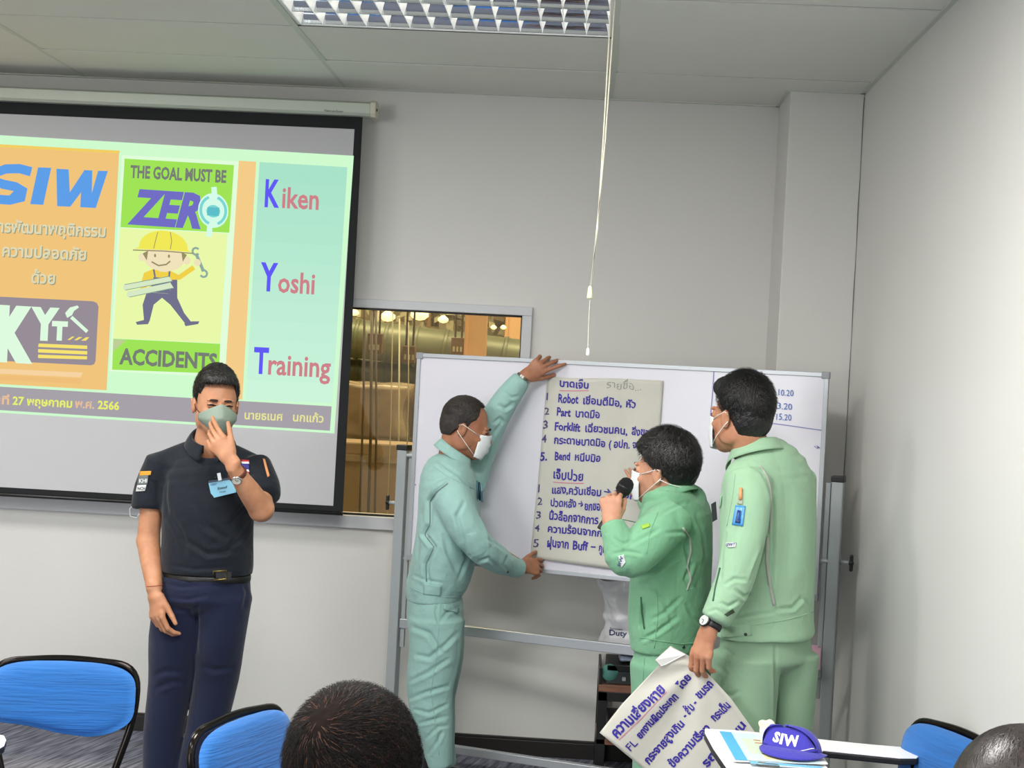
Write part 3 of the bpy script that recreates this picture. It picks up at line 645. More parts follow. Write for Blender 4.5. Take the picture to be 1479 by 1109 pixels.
# ------------------------------------------------------------------ modelling kit for figures: smooth-blended rounded volumes -> one surface
def unit(v): v = np.asarray(v, float); return v / (np.linalg.norm(v) + 1e-12)
class Vol:
    def __init__(s): s.p = []
    def cone(s, a, b, ra, rb, side=(1, 0, 0), k=0.012, cap=1.0, sub=False):
        """rounded cone a->b; radii are numbers or (along side, across side)"""
        a = np.asarray(a, float); b = np.asarray(b, float)
        ra = np.array(ra if hasattr(ra, '__len__') else (ra, ra), float); rb = np.array(rb if hasattr(rb, '__len__') else (rb, rb), float)
        d = b - a; L = np.linalg.norm(d)
        w = d / L if L > 1e-9 else np.array((0, 0, 1.0))
        u = np.asarray(side, float); u = u - w * (u @ w)
        if np.linalg.norm(u) < 1e-5: u = np.cross(w, (0.3, 0.5, 0.8))
        u = unit(u); v = np.cross(w, u)
        s.p.append(('c', a, w, L, u, v, ra, rb, cap, k, sub)); return s
    def ell(s, c, r, R=None, k=0.012, sub=False):
        R = np.eye(3) if R is None else np.asarray(R, float)
        s.p.append(('e', np.asarray(c, float), R, np.asarray(r, float), None, None, None, None, None, k, sub)); return s
    def chain(s, secs, side=(1, 0, 0), k=0.012, cap=0.6):
        """secs: list of (point, r_side, r_across); smooth interpolation"""
        P_ = np.array([q[0] for q in secs], float); R_ = np.array([q[1:3] for q in secs], float); n = len(secs)
        out = []
        for i in range(n - 1):
            p0, p1, p2, p3 = P_[max(i - 1, 0)], P_[i], P_[i + 1], P_[min(i + 2, n - 1)]
            r0, r1, r2, r3 = R_[max(i - 1, 0)], R_[i], R_[i + 1], R_[min(i + 2, n - 1)]
            for t in (0, 1 / 3, 2 / 3):
                h = lambda a, b_, c_, d_: 0.5 * (2 * b_ + (c_ - a) * t + (2 * a - 5 * b_ + 4 * c_ - d_) * t * t + (3 * b_ - a - 3 * c_ + d_) * t ** 3)
                out.append((h(p0, p1, p2, p3), h(r0, r1, r2, r3)))
        out.append((P_[-1], R_[-1]))
        g = Vol()
        for i, ((a, ra), (b, rb)) in enumerate(zip(out[:-1], out[1:])): g.cone(a, b, ra, rb, side, k, cap if i in (0, len(out) - 2) else .7)
        rr = np.array([q[1] for q in out]).max(); ctr = np.array([q[0] for q in out])
        s.p.append(('g', g.p, ctr.min(0) - rr, ctr.max(0) + rr, None, None, None, None, None, k, False)); return s
    def _ev(s, q, X):
        if q[0] == 'e':
            _, c, R, r = q[:4]; Y = (X - c) @ R
            k0 = np.sqrt(((Y / r) ** 2).sum(-1)) + 1e-9; k1 = np.sqrt(((Y / r ** 2) ** 2).sum(-1)) + 1e-9
            return k0 * (k0 - 1) / k1
        if q[0] == 'g':
            d = s._ev(q[1][0], X)
            for c in q[1][1:]: d = np.minimum(d, s._ev(c, X))
            return d
        _, a, w, L, u, v, ra, rb, cap = q[:9]
        Y = X - a; h = Y @ w; t = np.clip(h / L, 0, 1) if L > 1e-9 else h * 0
        y0 = Y @ u; y1 = Y @ v; y2 = h - t * L
        r0 = ra[0] + (rb[0] - ra[0]) * t; r1 = ra[1] + (rb[1] - ra[1]) * t; r2 = np.minimum(r0, r1) * cap
        k0 = np.sqrt((y0 / r0) ** 2 + (y1 / r1) ** 2 + (y2 / r2) ** 2) + 1e-9
        k1 = np.sqrt((y0 / r0 ** 2) ** 2 + (y1 / r1 ** 2) ** 2 + (y2 / r2 ** 2) ** 2) + 1e-9
        return k0 * (k0 - 1) / k1
    def bounds(s):
        lo = np.full(3, 1e9); hi = -lo
        for q in s.p:
            if q[10]: continue
            if q[0] == 'g': lo = np.minimum(lo, q[2]); hi = np.maximum(hi, q[3]); continue
            if q[0] == 'e': r = q[3].max(); a = b = q[1]
            else: a, b = q[1], q[1] + q[2] * q[3]; r = max(q[6].max(), q[7].max()) * max(1, q[8])
            lo = np.minimum(lo, np.minimum(a, b) - r); hi = np.maximum(hi, np.maximum(a, b) + r)
        return lo, hi
    def mesh(s, h=0.005, clips=(), zmin=None):
        """clips: (point, normal) half spaces kept on the side opposite to the normal"""
        lo, hi = s.bounds(); lo = lo - 3 * h; hi = hi + 3 * h; B = 8
        nb = np.ceil((hi - lo) / (h * B)).astype(int); n = nb * B
        D = np.full(n, 1.0, np.float32)
        bi = np.stack(np.meshgrid(*[np.arange(k) for k in nb], indexing='ij'), -1).reshape(-1, 3)
        bc = lo + (bi * B + (B - 1) / 2) * h; R = (B / 2) * h * 1.74
        dp = np.stack([s._ev(q, bc) for q in s.p]); add = np.array([not q[10] for q in s.p])
        dm = dp[add].min(0); kk = max(q[9] for q in s.p)
        act = np.abs(dm) < R * 1.5 + kk * 2
        for j, q in enumerate(s.p):
            if q[10]: act |= (dp[j] < R * 1.5) & (dm < R)
        inn = (~act) & (dm < 0)
        D8 = D.reshape(nb[0], B, nb[1], B, nb[2], B)
        for i in bi[inn]: D8[i[0], :, i[1], :, i[2], :] = -1
        ai = np.nonzero(act)[0]
        off = np.stack(np.meshgrid(*[np.arange(B)] * 3, indexing='ij'), -1).reshape(-1, 3)
        CH = 3000
        for c0 in range(0, len(ai), CH):
            sel = ai[c0:c0 + CH]
            X = (lo + (bi[sel][:, None, :] * B + off[None]) * h).astype(np.float32)
            val = np.full(X.shape[:2], 9.0, np.float32)
            for j, q in enumerate(s.p):
                k = q[9]
                m = (dp[j][sel] < dm[sel] + 2.6 * R + 2 * k) if not q[10] else (dp[j][sel] < R * 2 + 2 * k)
                if not m.any(): continue
                d = s._ev(q, X[m]).astype(np.float32); v = val[m]
                if q[10]:
                    hh = np.clip(0.5 - 0.5 * (v + d) / k, 0, 1); val[m] = v * (1 - hh) - d * hh + k * hh * (1 - hh)
                else:
                    hh = np.clip(0.5 + 0.5 * (v - d) / k, 0, 1); val[m] = v * (1 - hh) + d * hh - k * hh * (1 - hh)
            for cp, cn in clips: val = np.maximum(val, ((X - np.asarray(cp, np.float32)) @ np.asarray(unit(cn), np.float32)))
            b_ = bi[sel]
            D8[b_[:, 0], :, b_[:, 1], :, b_[:, 2], :] = val.reshape(-1, B, B, B)
        if len(clips):
            for i in bi[inn]:
                c_ = lo + (i * B + 3.5) * h
                for cp, cn in clips:
                    if (c_ - np.asarray(cp)) @ unit(cn) > -R:
                        X = lo + (i * B + off) * h
                        v = ((X - np.asarray(cp)) @ unit(cn)).reshape(B, B, B)
                        D8[i[0], :, i[1], :, i[2], :] = np.maximum(D8[i[0], :, i[1], :, i[2], :], v)
        V, F = nets(D, lo, h)
        if h >= .0048: V = smooth(V, F, 3)
        return V, F
def nets(D, lo, h):
    I = D < 0; nx, ny, nz = D.shape
    c = np.zeros((nx - 1, ny - 1, nz - 1), np.int8); cs = [(a, b, d) for a in (0, 1) for b in (0, 1) for d in (0, 1)]
    for a, b, d in cs: c += I[a:nx - 1 + a, b:ny - 1 + b, d:nz - 1 + d]
    ci = np.argwhere((c > 0) & (c < 8)); V = np.stack([D[ci[:, 0] + a, ci[:, 1] + b, ci[:, 2] + d] for a, b, d in cs], 1).astype(np.float64)
    acc = np.zeros((len(ci), 3)); cnt = np.zeros(len(ci)); C8 = np.array(cs, float)
    for i in range(8):
        for j in range(i + 1, 8):
            if np.abs(C8[i] - C8[j]).sum() != 1: continue
            m = (V[:, i] < 0) != (V[:, j] < 0); t = np.where(m, V[:, i] / np.where(m, V[:, i] - V[:, j], 1), 0)
            acc += m[:, None] * (C8[i] + t[:, None] * (C8[j] - C8[i])); cnt += m
    verts = lo + (ci + acc / cnt[:, None]) * h
    vid = np.full(c.shape, -1, np.int64); vid[ci[:, 0], ci[:, 1], ci[:, 2]] = np.arange(len(ci))
    F = []
    for ax in range(3):
        s0 = [slice(1, -1)] * 3; s0[ax] = slice(0, -1); s1 = [slice(1, -1)] * 3; s1[ax] = slice(1, None)
        A, Bv = I[tuple(s0)], I[tuple(s1)]; o = np.ones(3, int); o[ax] = 0
        e = np.argwhere(A != Bv); fl = A[e[:, 0], e[:, 1], e[:, 2]]; e = e + o
        u, v = [(1, 2), (2, 0), (0, 1)][ax]
        eu = np.eye(3, dtype=int)[u]; ev = np.eye(3, dtype=int)[v]
        g = lambda x: vid[x[:, 0], x[:, 1], x[:, 2]]
        q = np.stack([g(e - eu - ev), g(e - ev), g(e), g(e - eu)], 1)
        q[~fl] = q[~fl][:, ::-1]; F.append(q)
    F = np.concatenate(F); F = F[(F >= 0).all(1)]
    return verts, F
def vnormals(V, F):
    n = np.cross(V[F[:, 2]] - V[F[:, 0]], V[F[:, 3]] - V[F[:, 1]]); N = np.zeros_like(V)
    for k in range(4):
        for a in range(3): N[:, a] += np.bincount(F[:, k], n[:, a], len(V))
    return N / (np.linalg.norm(N, axis=1)[:, None] + 1e-12)
def smooth(V, F, it=1, w=0.5):
    E_ = np.concatenate([F[:, [0, 1]], F[:, [1, 2]], F[:, [2, 3]], F[:, [3, 0]]])
    cnt = np.bincount(E_[:, 0], minlength=len(V)) + np.bincount(E_[:, 1], minlength=len(V))
    for _ in range(it):
        A = np.zeros_like(V)
        for a in range(3): A[:, a] = np.bincount(E_[:, 0], V[E_[:, 1], a], len(V)) + np.bincount(E_[:, 1], V[E_[:, 0], a], len(V))
        V = V * (1 - w) + w * A / np.maximum(cnt, 1)[:, None]
    return V
def folds(V, N, amp, freq=24.0, seed=1, aniso=(1, 1, 0.35)):
    rs = np.random.RandomState(seed); f = np.zeros(len(V)); X = V * np.array(aniso)
    for i in range(5):
        kx = rs.normal(size=3); kx /= np.linalg.norm(kx); m = rs.normal(size=3) * freq * 0.35
        f += np.sin(X @ kx * freq * (0.7 + 0.3 * i) + 1.6 * np.sin(X @ m + rs.rand() * 6) + rs.rand() * 6) / (1 + 0.35 * i)
    f = np.abs(f / 2.2) ** 0.8 - 0.5
    return V + N * (f * amp)[:, None]
def creases(V, N, lst, sgn=-1):
    """folds pressed into the cloth along lines seen in the photograph: (points, width px, depth m)"""
    px = proj(V); view = CC - V; view /= np.linalg.norm(view, axis=1)[:, None]
    w8 = np.clip((N * view).sum(1) * 2.5, 0, 1); disp = np.zeros(len(V))
    for pts, w, dep in lst:
        w *= .95; dep *= .66; pts = np.array(pts, float); best = np.full(len(V), 1e9); tb = np.zeros(len(V))
        seg = np.linalg.norm(np.diff(pts, axis=0), axis=1); cum = np.concatenate([[0], np.cumsum(seg)]); sg = np.zeros(len(V))
        m = (px[:, 0] > pts[:, 0].min() - 4 * w) & (px[:, 0] < pts[:, 0].max() + 4 * w) & (px[:, 1] > pts[:, 1].min() - 4 * w) & (px[:, 1] < pts[:, 1].max() + 4 * w) & (w8 > 0)
        if not m.any(): continue
        q = px[m]; bb = best[m]; tt = tb[m]; ss = sg[m]
        for i in range(len(pts) - 1):
            d = pts[i + 1] - pts[i]; t = np.clip(((q - pts[i]) @ d) / (d @ d), 0, 1); r = q - (pts[i] + t[:, None] * d)
            dist = np.linalg.norm(r, axis=1); c = dist < bb
            bb[c] = dist[c]; tt[c] = (cum[i] + t[c] * seg[i]) / cum[-1]; ss[c] = np.sign(r[c] @ np.array((-d[1], d[0])))
        tap = np.sin(np.clip(tt, 0.0, 1) * math.pi) ** 0.5 if not np.allclose(pts[0], pts[-1]) else 1
        disp[m] += dep * tap * (-np.exp(-(bb / w) ** 2) + 0.5 * np.exp(-((bb * 1.0 - 1.9 * w) / w) ** 2) * np.where(ss > 0, 1.0, 0.35))
    return V + N * (disp * w8)[:, None]
def fastmesh(name, V, F, m, parent=None, label=None, mi=None):
    me = bpy.data.meshes.new(name); nf = len(F); k = F.shape[1]
    me.vertices.add(len(V)); me.vertices.foreach_set('co', np.asarray(V, np.float32).ravel())
    me.loops.add(nf * k); me.loops.foreach_set('vertex_index', F.astype(np.int32).ravel())
    me.polygons.add(nf); me.polygons.foreach_set('loop_start', np.arange(0, nf * k, k, dtype=np.int32))
    for mm in (m if isinstance(m, (list, tuple)) else [m]): me.materials.append(mm)
    if mi is not None: me.polygons.foreach_set('material_index', mi.astype(np.int32))
    me.update(calc_edges=True); me.shade_smooth()
    o = bpy.data.objects.new(name, me); link(o, parent)
    if parent is not None: o.matrix_parent_inverse = Matrix.Translation(-parent.location) if parent.parent is None else Matrix()
    if label: o['label'] = label
    return o
class Cloth:
    """remembers a finished surface so that seams, patches and buttons can be sewn onto it"""
    def __init__(s, V, F): s.bvh = BVHTree.FromPolygons(V.tolist(), F.tolist())
    def at(s, px, py, off=0.0015):
        d = Vector(unit(ray(px, py))); h = s.bvh.ray_cast(Vector(CC), d)
        if h[0] is None:
            h = s.bvh.find_nearest(Vector(P(px, py, s.Yd)))
        n = h[1] if h[1].dot(d) < 0 else -h[1]
        return np.array(h[0]) + np.array(n) * off
def patch(cl, quad, name, m, parent, off=0.002, nu=8, nv=8, th=0.0012, label=None):
    q = [np.array(p, float) for p in quad]
    def f(u, v): a = q[0] * (1 - u) + q[1] * u; b = q[3] * (1 - u) + q[2] * u; p = a * (1 - v) + b * v; return cl.at(p[0], p[1], off)
    return MB().grid(f, nu, nv).build(name, m, parent, smooth=True, solid=th, label=label)
def seam(cl, pts, name, m, parent, r=0.0016, off=0.001, n=None, label=None):
    pts = np.array(pts, float); n = n or max(6, int(np.linalg.norm(np.diff(pts, axis=0), axis=1).sum() / 5))
    t = np.linspace(0, len(pts) - 1, n); x = np.interp(t, range(len(pts)), pts[:, 0]); y = np.interp(t, range(len(pts)), pts[:, 1])
    return MB().tube([cl.at(a, b, off) for a, b in zip(x, y)], r, 6).build(name, m, parent, smooth=True, label=label)
def disc(cl, px, py, r, name, m, parent, off=0.002, label=None):
    c = cl.at(px, py, 0); c2 = cl.at(px, py, 0.01); n = unit(c2 - c)
    return MB().lathe([(r * .7, -.002), (r, 0), (r, .0015), (r * .75, .003), (0.0002, .003)], c + n * off * .5, n, 14).build(name, m, parent, smooth=True, label=label)

def frame(f, up=(0, 0, 1)):
    f = unit(f); r = unit(np.cross(f, up)); u = np.cross(r, f); return np.stack([r, f, u], 1)
class Head:
    def __init__(s, c, f, up=(0, 0, 1), sc=1.0): s.c = np.asarray(c, float); s.R = frame(f, up); s.s = sc
    def T(s, p): return s.c + s.R @ (np.asarray(p, float) * s.s)
    def e(s, vol, p, r, k=0.012, sub=False): vol.ell(s.T(p), np.array(r) * s.s, s.R, k, sub)
    def cn(s, vol, a, b, ra, rb, k=0.01, sub=False): vol.cone(s.T(a), s.T(b), np.array(ra) * s.s if hasattr(ra, '__len__') else ra * s.s, np.array(rb) * s.s if hasattr(rb, '__len__') else rb * s.s, s.R[:, 0], k, 1.0, sub)
    def skin(s, vol):
        s.e(vol, (0, -.014, .035), (.073, .092, .082), .02)
        s.e(vol, (0, .022, -.02), (.064, .07, .078), .02)
        s.e(vol, (0, .045, -.07), (.045, .045, .04), .02)
        s.e(vol, (0, .066, -.096), (.022, .02, .017), .02)
        for x in (-1, 1):
            s.e(vol, (x * .052, -.0, -.05), (.016, .035, .035), .02)          # jaw angle
            s.e(vol, (x * .038, .064, -.028), (.016, .016, .014), .015)         # cheek bone
            s.e(vol, (x * .031, .094, .004), (.015, .012, .0095), .008, True) # eye socket
            s.e(vol, (x * .031, .079, .003), (.0135, .0125, .0115), .003)     # lid over the eye ball
            s.e(vol, (x * .03, .084, .022), (.019, .009, .006), .008)         # brow
            s.e(vol, (x * .076, -.008, -.008), (.007, .018, .030), .004)      # ear
            s.cn(vol, (x * .083, -.022, .012), (x * .079, -.012, -.03), .004, .004, .003)
            s.e(vol, (x * .086, -.006, -.004), (.004, .008, .015), .003, True)
        s.cn(vol, (0, .088, .008), (0, .108, -.028), .0075, .0115, .008)
        for x in (-1, 1): s.e(vol, (x * .011, .1, -.032), (.008, .009, .007), .006)
        s.e(vol, (0, .089, -.057), (.023, .011, .007), .006); s.e(vol, (0, .087, -.068), (.02, .011, .007), .006)
        s.e(vol, (0, .1, -.0625), (.022, .006, .0014), .003, True)
        return s
    def hair(s, m, parent, top=.016, side=.006, hl=.072, seed=3, h=.0035, amp=.003, name='hair', burn=-.012, nape=-.062, back=.0, temple=.0, wave=110., fringe=None, rec=0.0):
        """short cropped hair: shell over the skull ended at a hairline"""
        v = Vol(); s.e(v, (0, -.018, .04 + top * .45), (.073 + side, .092 + side * 1.3 + back, .082 + top * .75), .02)
        s.e(v, (0, -.03, -.01), (.068 + side, .074 + side + back, .07), .03)
        if fringe: s.e(v, (0, .052, .085), (.06, .045, .03 + fringe), .02)
        V, F = v.mesh(h)
        L = ((V - s.c) @ s.R) / s.s; az = np.degrees(np.arctan2(np.abs(L[:, 0]), L[:, 1]))       # 0 front .. 180 back
        line = np.interp(az, [0, 30, 48, 62, 78, 90, 100, 112, 130, 180], [hl, hl - .002, hl - .012 + temple, .028, .012, burn, .0, -.012, nape + .01, nape])
        rs = np.random.RandomState(seed)
        line = line + .003 * np.sin(az * .9 + L[:, 2] * 100) * (az < 60)
        keep_v = L[:, 2] > line
        N = vnormals(V, F)
        taper = np.clip((L[:, 2] - line) / (.03 + .03 * (az > 100)), 0, 1) ** .6
        nz = np.zeros(len(V)); q = V * 1.0
        for i in range(4):
            kx = rs.normal(size=3); kx /= np.linalg.norm(kx); nz += np.abs(np.sin(q @ kx * wave * (1 + .5 * i) + 2 * np.sin(q @ rs.normal(size=3) * 40)))
        V = V + N * ((nz / 2.4 - .8) * amp * 1.6 * taper - (1 - taper) * (side * .9 + .001))[:, None]
        # pull the cut edge down to the skin
        Fk = F[keep_v[F].all(1)]; used = np.unique(Fk); mp = np.full(len(V), -1); mp[used] = np.arange(len(used)); V2 = V[used]; F2 = mp[Fk]
        o = fastmesh(name, V2, F2, m, parent); k = o.modifiers.new('solid', 'SOLIDIFY'); k.thickness = .006; k.offset = -1
        return o
    def mask(s, m, parent, style=0, name='face_mask', strap=None, sm=None, nu=22, nv=16):
        def f(u, v):
            uu = u * 2 - 1; z = .004 - .112 * v
            wd = .055 - .008 * abs(v - .45) if style == 0 else .066 - .034 * v
            z2 = z + (.008 if style == 0 else .004) * (-abs(uu)) * (1 if v < .5 else -1) * (1.2 if style == 0 else (2.2 if v < .5 else 4.2)) * (abs(v - .5) * 2) ** .7 * (1 if style == 0 else 1)
            x = wd * math.sin(uu * 1.25) / math.sin(1.25)
            by = (.101 - .053 * abs(uu) ** 2.5) if style else (.102 - .036 * abs(uu) ** 2.3)
            prot = (.013 * math.sin(math.pi * (0.12 + .80 * v)) ** .7) * (1 - abs(uu) ** 2)
            if style == 1:
                wd = .068 - .040 * max(0, v - .3) ** 1.4 / .61; x = wd * math.sin(uu * 1.25) / math.sin(1.25)
                z2 = .013 - .121 * v - (1 - v) * .046 * abs(uu) ** 1.1 + v * .028 * abs(uu) ** 1.5
                prot = .004 + (.034 * (1 - abs(v - .40) / .62)) * (1 - abs(uu) ** 1.2) + .003 * (1 - abs(uu))
            y = by + prot - .008 * max(0, (v - .6)) * 4 * (1 - abs(uu))
            if style == 0: y += .0016 * math.sin(v * 22) * (1 - abs(uu))
            return s.T((x, y, z2))
        o = MB().grid(f, nu, nv).build(name, m, parent, smooth=True, solid=.0016)
        if sm:
            for x in (-1, 1):
                if strap and x not in strap: continue
                u = .0 if x < 0 else 1.
                for vv, ez in ((.06, .014), (.93, -.030)):
                    a = np.array(f(u, vv)); e_ = s.T((x * .082, -.010, ez)); m_ = (a + e_) / 2 + s.R[:, 0] * x * s.s * .006
                    MB().tube([a, m_, e_, s.T((x * .084, -.018, ez * .8)), s.T((x * .082, -.026, ez * .5))], .0016, 6).build('mask_strap', sm, o, smooth=True)
        return o
def strands(H, n, m, parent, whorl, length, width, seed, center, radii, zmin=-.05, swirl=.9, lift=.35, segs=4, long=False, thin=0.0, jit=.25, line=None):
    rs = np.random.RandomState(seed); wv = unit(whorl); c = np.array(center); r = np.array(radii)
    d = rs.normal(size=(n * 4, 3)); d /= np.linalg.norm(d, axis=1)[:, None]; p = c + d * r
    az = np.degrees(np.arctan2(np.abs(p[:, 0]), p[:, 1]))
    ln = line if line is not None else (.072, .066, .058, .028, .012, -.012, .0, -.012, -.05, -.062)
    lim = np.interp(az, [0, 30, 48, 62, 78, 90, 100, 112, 130, 180], ln)
    ang = np.arccos(np.clip(d @ wv, -1, 1))
    ok = (p[:, 2] > lim) & (p[:, 2] > zmin) & (rs.rand(len(p)) > thin * np.exp(-(ang / .22) ** 2)); d, p, ang = d[ok][:n], p[ok][:n], ang[ok][:n]; k_ = len(p)
    nz = lambda v: v / (np.linalg.norm(v, axis=1)[:, None] + 1e-9)
    nrm = nz(d / r); away = nz(d - wv * (d @ wv)[:, None]); tang = np.cross(nrm, away)
    g = nz(away + tang * (swirl * np.exp(-ang * 1.2))[:, None] + rs.normal(size=(k_, 3)) * jit); g = nz(g - nrm * (g * nrm).sum(1)[:, None])
    L_ = (length * (.7 + .6 * rs.rand(k_)))[:, None]; side = nz(np.cross(nrm, g)) * width; q = p.copy(); dv = nz(g + nrm * lift); V = []
    for k in range(segs + 1):
        w_ = side * (1 - .75 * (k / segs) ** 2); V += [q - w_, q + w_]; q = q + dv * L_ / segs
        if long:
            up_ = q[:, 2] > -.02; e = (q - c) / r; q2 = c + (q - c) / np.linalg.norm(e, axis=1)[:, None] * 1.01; q = np.where(up_[:, None], q2, q)
            nn = nz((q - c) / r / r); d2 = nz(dv - nn * (dv * nn).sum(1)[:, None]); dv = np.where(up_[:, None], d2, nz(dv * .5 + np.array((0, 0, -.5))))
        else: dv = nz(dv - nrm * lift * .35)
    A = np.stack(V, 1); S_ = 2 * (segs + 1); W = H.c + (A.reshape(-1, 3) * H.s) @ H.R.T
    b0 = np.arange(k_)[:, None] * S_; F = np.concatenate([np.concatenate([b0 + 2 * k, b0 + 2 * k + 1, b0 + 2 * k + 3, b0 + 2 * k + 2], 1) for k in range(segs)])
    o = fastmesh('hair_strands', W, F, m, parent); o['kind'] = 'stuff'; return o
def hand(vol, w, d, palm, left, curls=(25, 25, 25, 25), spread=4, thumb=(.75, .65, .25), tcurl=20, sc=1.0, base=None, pw=1.0):
    """w wrist, d towards the fingers, palm the way the palm faces; left hand or right hand"""
    ey = unit(d); pn = unit(np.asarray(palm, float) - ey * (np.asarray(palm, float) @ ey)); ez = -pn
    ex = np.cross(ey, ez); ex = ex if left else -ex         # towards the thumb
    w = np.asarray(w, float); T = lambda x, y, z=0.: w + sc * (ex * x + ey * y + ez * z)
    vol.cone(T(0, -.02), T(0, .02, 0), (.027 * sc, .019 * sc), (.028 * sc, .018 * sc), ex, .012)
    vol.cone(T(0, .02), T(.0, .078, 0), (.028 * sc, .017 * sc), (.038 * sc * pw, .0135 * sc), ex, .012)
    vol.cone(T(.016, .025, -.006), T(.026, .05, -.008), .015 * sc, .012 * sc, ex, .012)
    tips = []
    for i, (x, y, ln) in enumerate(((.029, .088, .98), (.0098, .092, 1.06), (-.0098, .088, 1.0), (-.0285, .08, .8))):
        a = math.radians(spread * (1.5 - i)); c = curls[i]; c = c if hasattr(c, '__len__') else (c * .8, c * 1.2, c * .8)
        dx = math.sin(a); p = T(x * pw, y - .012, .0); ang = 0
        p2 = T(x * pw, y, .001)
        vol.cone(p, p2, .0098 * sc, .0096 * sc, ex, .006); p = p2
        for L_, r0, r1, cc in ((.043, .0094, .0082, c[0]), (.027, .0083, .0076, c[1]), (.021, .0076, .0062, c[2])):
            ang += math.radians(cc); dr = unit(ex * dx + ey * math.cos(ang) + pn * math.sin(ang))
            q = p + dr * L_ * ln * sc; vol.cone(p, q, r0 * sc, r1 * sc, ex, .0025); p = q
        tips.append(p)
    tx, ty, tz = thumb; p = T(.022, .022, -.006)
    d0 = unit(ex * tx + ey * ty + pn * tz); q = p + d0 * .042 * sc; vol.cone(p, q, .0135 * sc, .0108 * sc, ex, .006); p = q
    for L_, r0, r1 in ((.033, .0105, .009), (.026, .009, .0072)):
        a = math.radians(tcurl); d0 = unit(d0 * math.cos(a) + unit(ey * .8 - ex * .4 + pn * .2) * math.sin(a)); q = p + d0 * L_ * sc
        vol.cone(p, q, r0 * sc, r1 * sc, ex, .003); p = q
    tips.append(p)
    return tips
def skinmat(name, rgb, rgb2):
    return mat(name, rgb, 0.5, rgb2=rgb2, vscale=22, bump=.1, bscale=160, spec=.4, sss=.12)
def cloth_mat(name, rgb, rough=.85, fine=.35, var=.05, sheen=.15, wr=.5, wsc=16):
    m = mat(name, rgb, rough, bump=wr, bscale=wsc, bdist=.016, var=var, vscale=5, sheen=sheen, spec=.25)
    return m
# ------------------------------------------------------------------ man in the black polo shirt
hairm = mat('black_hair', (22, 20, 20), .42, bump=.8, bscale=220, var=.35, vscale=90, stretch=(1, 1, .25), spec=.5)
def seg(*pts): return [P(*q) for q in pts]
YA = 5.45
A = thing('person', 'man in black polo shirt and navy trousers holding his mask with one hand', 'person', None, tuple(np.append(P(285, 1190, YA)[:2], 0)))
sk = skinmat('light_brown_skin', (184, 128, 94), (200, 146, 112))
HA = Head(P(312, 584, YA + .0), (.40, -.91, -.06), (0.03, 0, 1), 1.04)
v = Vol(); HA.skin(v)
sa = np.array((.98, .12, 0))
nb_ = P(303, 645, YA + .03)
v.cone(HA.T((0, -.02, -.06)), nb_, (.053, .056), (.062, .062), sa, .02)
v.cone(P(250, 674, YA + .03), P(350, 678, YA + .03), .035, .035, (0, 1, 0), .03)
v.chain([(P(300, 680, YA), .11, .07), (P(300, 760, YA), .11, .07), (P(298, 830, YA), .11, .07), (P(296, 870, YA), .11, .07)], sa)
# hanging right arm
S1, E1, W1 = P(226, 672, YA + .02), P(214, 780, YA + .0), P(223, 850, YA - .11)
v.cone(S1, S1 * .5 + E1 * .5, .030, .042, sa, .015); v.cone(S1 * .5 + E1 * .5, E1, .043, .041, sa, .015); v.chain([(E1, .042, .042), (E1 * .6 + W1 * .4, .039, .037), (W1, .028, .022)], (1, 0, 0))
hand(v, W1 + np.array((0, 0, -.01)), P(230, 905, YA - .13) - W1, (.62, .75, 0), False, (26, 30, 34, 38), 1, (.35, .9, .25), 8, 1.10)
# left arm raised to the mask
S2, E2, W2 = P(372, 678, YA + .02), P(378, 736, YA - .13), P(336, 674, YA - .27)
v.cone(S2, E2, .034, .045, sa, .015); v.chain([(E2, .045, .045), (E2 * .55 + W2 * .45, .041, .04), (W2, .028, .024)], (0, 1, 0))
HB = P(333, 664, YA - .27)
hand(v, HB, P(301, 622, YA - .245) - HB, (-.05, .95, .15), True, ((12, 14, 10), (20, 22, 14), (28, 30, 20), (36, 34, 22)), 1, (.45, .8, .1), 4, 1.02)
for k, (ka, kc, kb) in enumerate((((262, 880), (247, 985), (232, 1185)), ((322, 880), (312, 985), (276, 1185)))):
    v.cone(P(ka[0], ka[1], YA), P(kc[0], kc[1], YA + .02), .06, .05, sa, .02); v.cone(P(kc[0], kc[1], YA + .02), P(kb[0], kb[1], YA + .02), .05, .035, sa, .02)
    v.cone(P(kb[0], kb[1], YA) + (0, .03, .0), P(kb[0], kb[1], YA) + np.array((0, -.16, -.05)), .04, .035, sa, .02)
V, F = v.mesh(.0038); fastmesh('body', V, F, sk, A)
# face: eyes, brows
eyew = mat('eye_white', (215, 205, 200), .3); dark = mat('dark_brow_hair', (34, 26, 24), .7); nail = mat('fingernail', (226, 182, 158), .3)
def face(H, parent, sc=1.0, squint=.5, brow=(40, 28, 25), x=(-1, 1)):
    for s_ in x:
        v = Vol(); H.e(v, (s_ * .031, .0865, .0035), (.0125, .0062, .0022 + .003 * (1 - squint)), .002); V, F = v.mesh(.0012); fastmesh('eye', V, F, mat('eye_dark', (38, 26, 22), .2), parent)
        pts = [H.T((s_ * a, b, c)) for a, b, c in ((.011, .0965, .0215), (.022, .0975, .0225), (.034, .0935, .0225), (.046, .083, .019))]
        MB().tube(pts, [.0028, .0042, .0036, .0015], 8, flat=.6).build('eyebrow', dark, parent, smooth=True)
        pts = [H.T((s_ * a, b, c)) for a, b, c in ((.016, .0915, .0035), (.03, .093, .0075), (.045, .083, .004))]
        MB().tube(pts, .0019, 6).build('eyelid_line', dark, parent, smooth=True)
face(HA, A, squint=.8)
HA.hair(hairm, A, top=.022, side=.003, hl=.078, burn=-.015, fringe=.006, temple=.008, rec=.012, amp=.0025)
HST = ((0, -.017, .046), (.078, .098, .094))
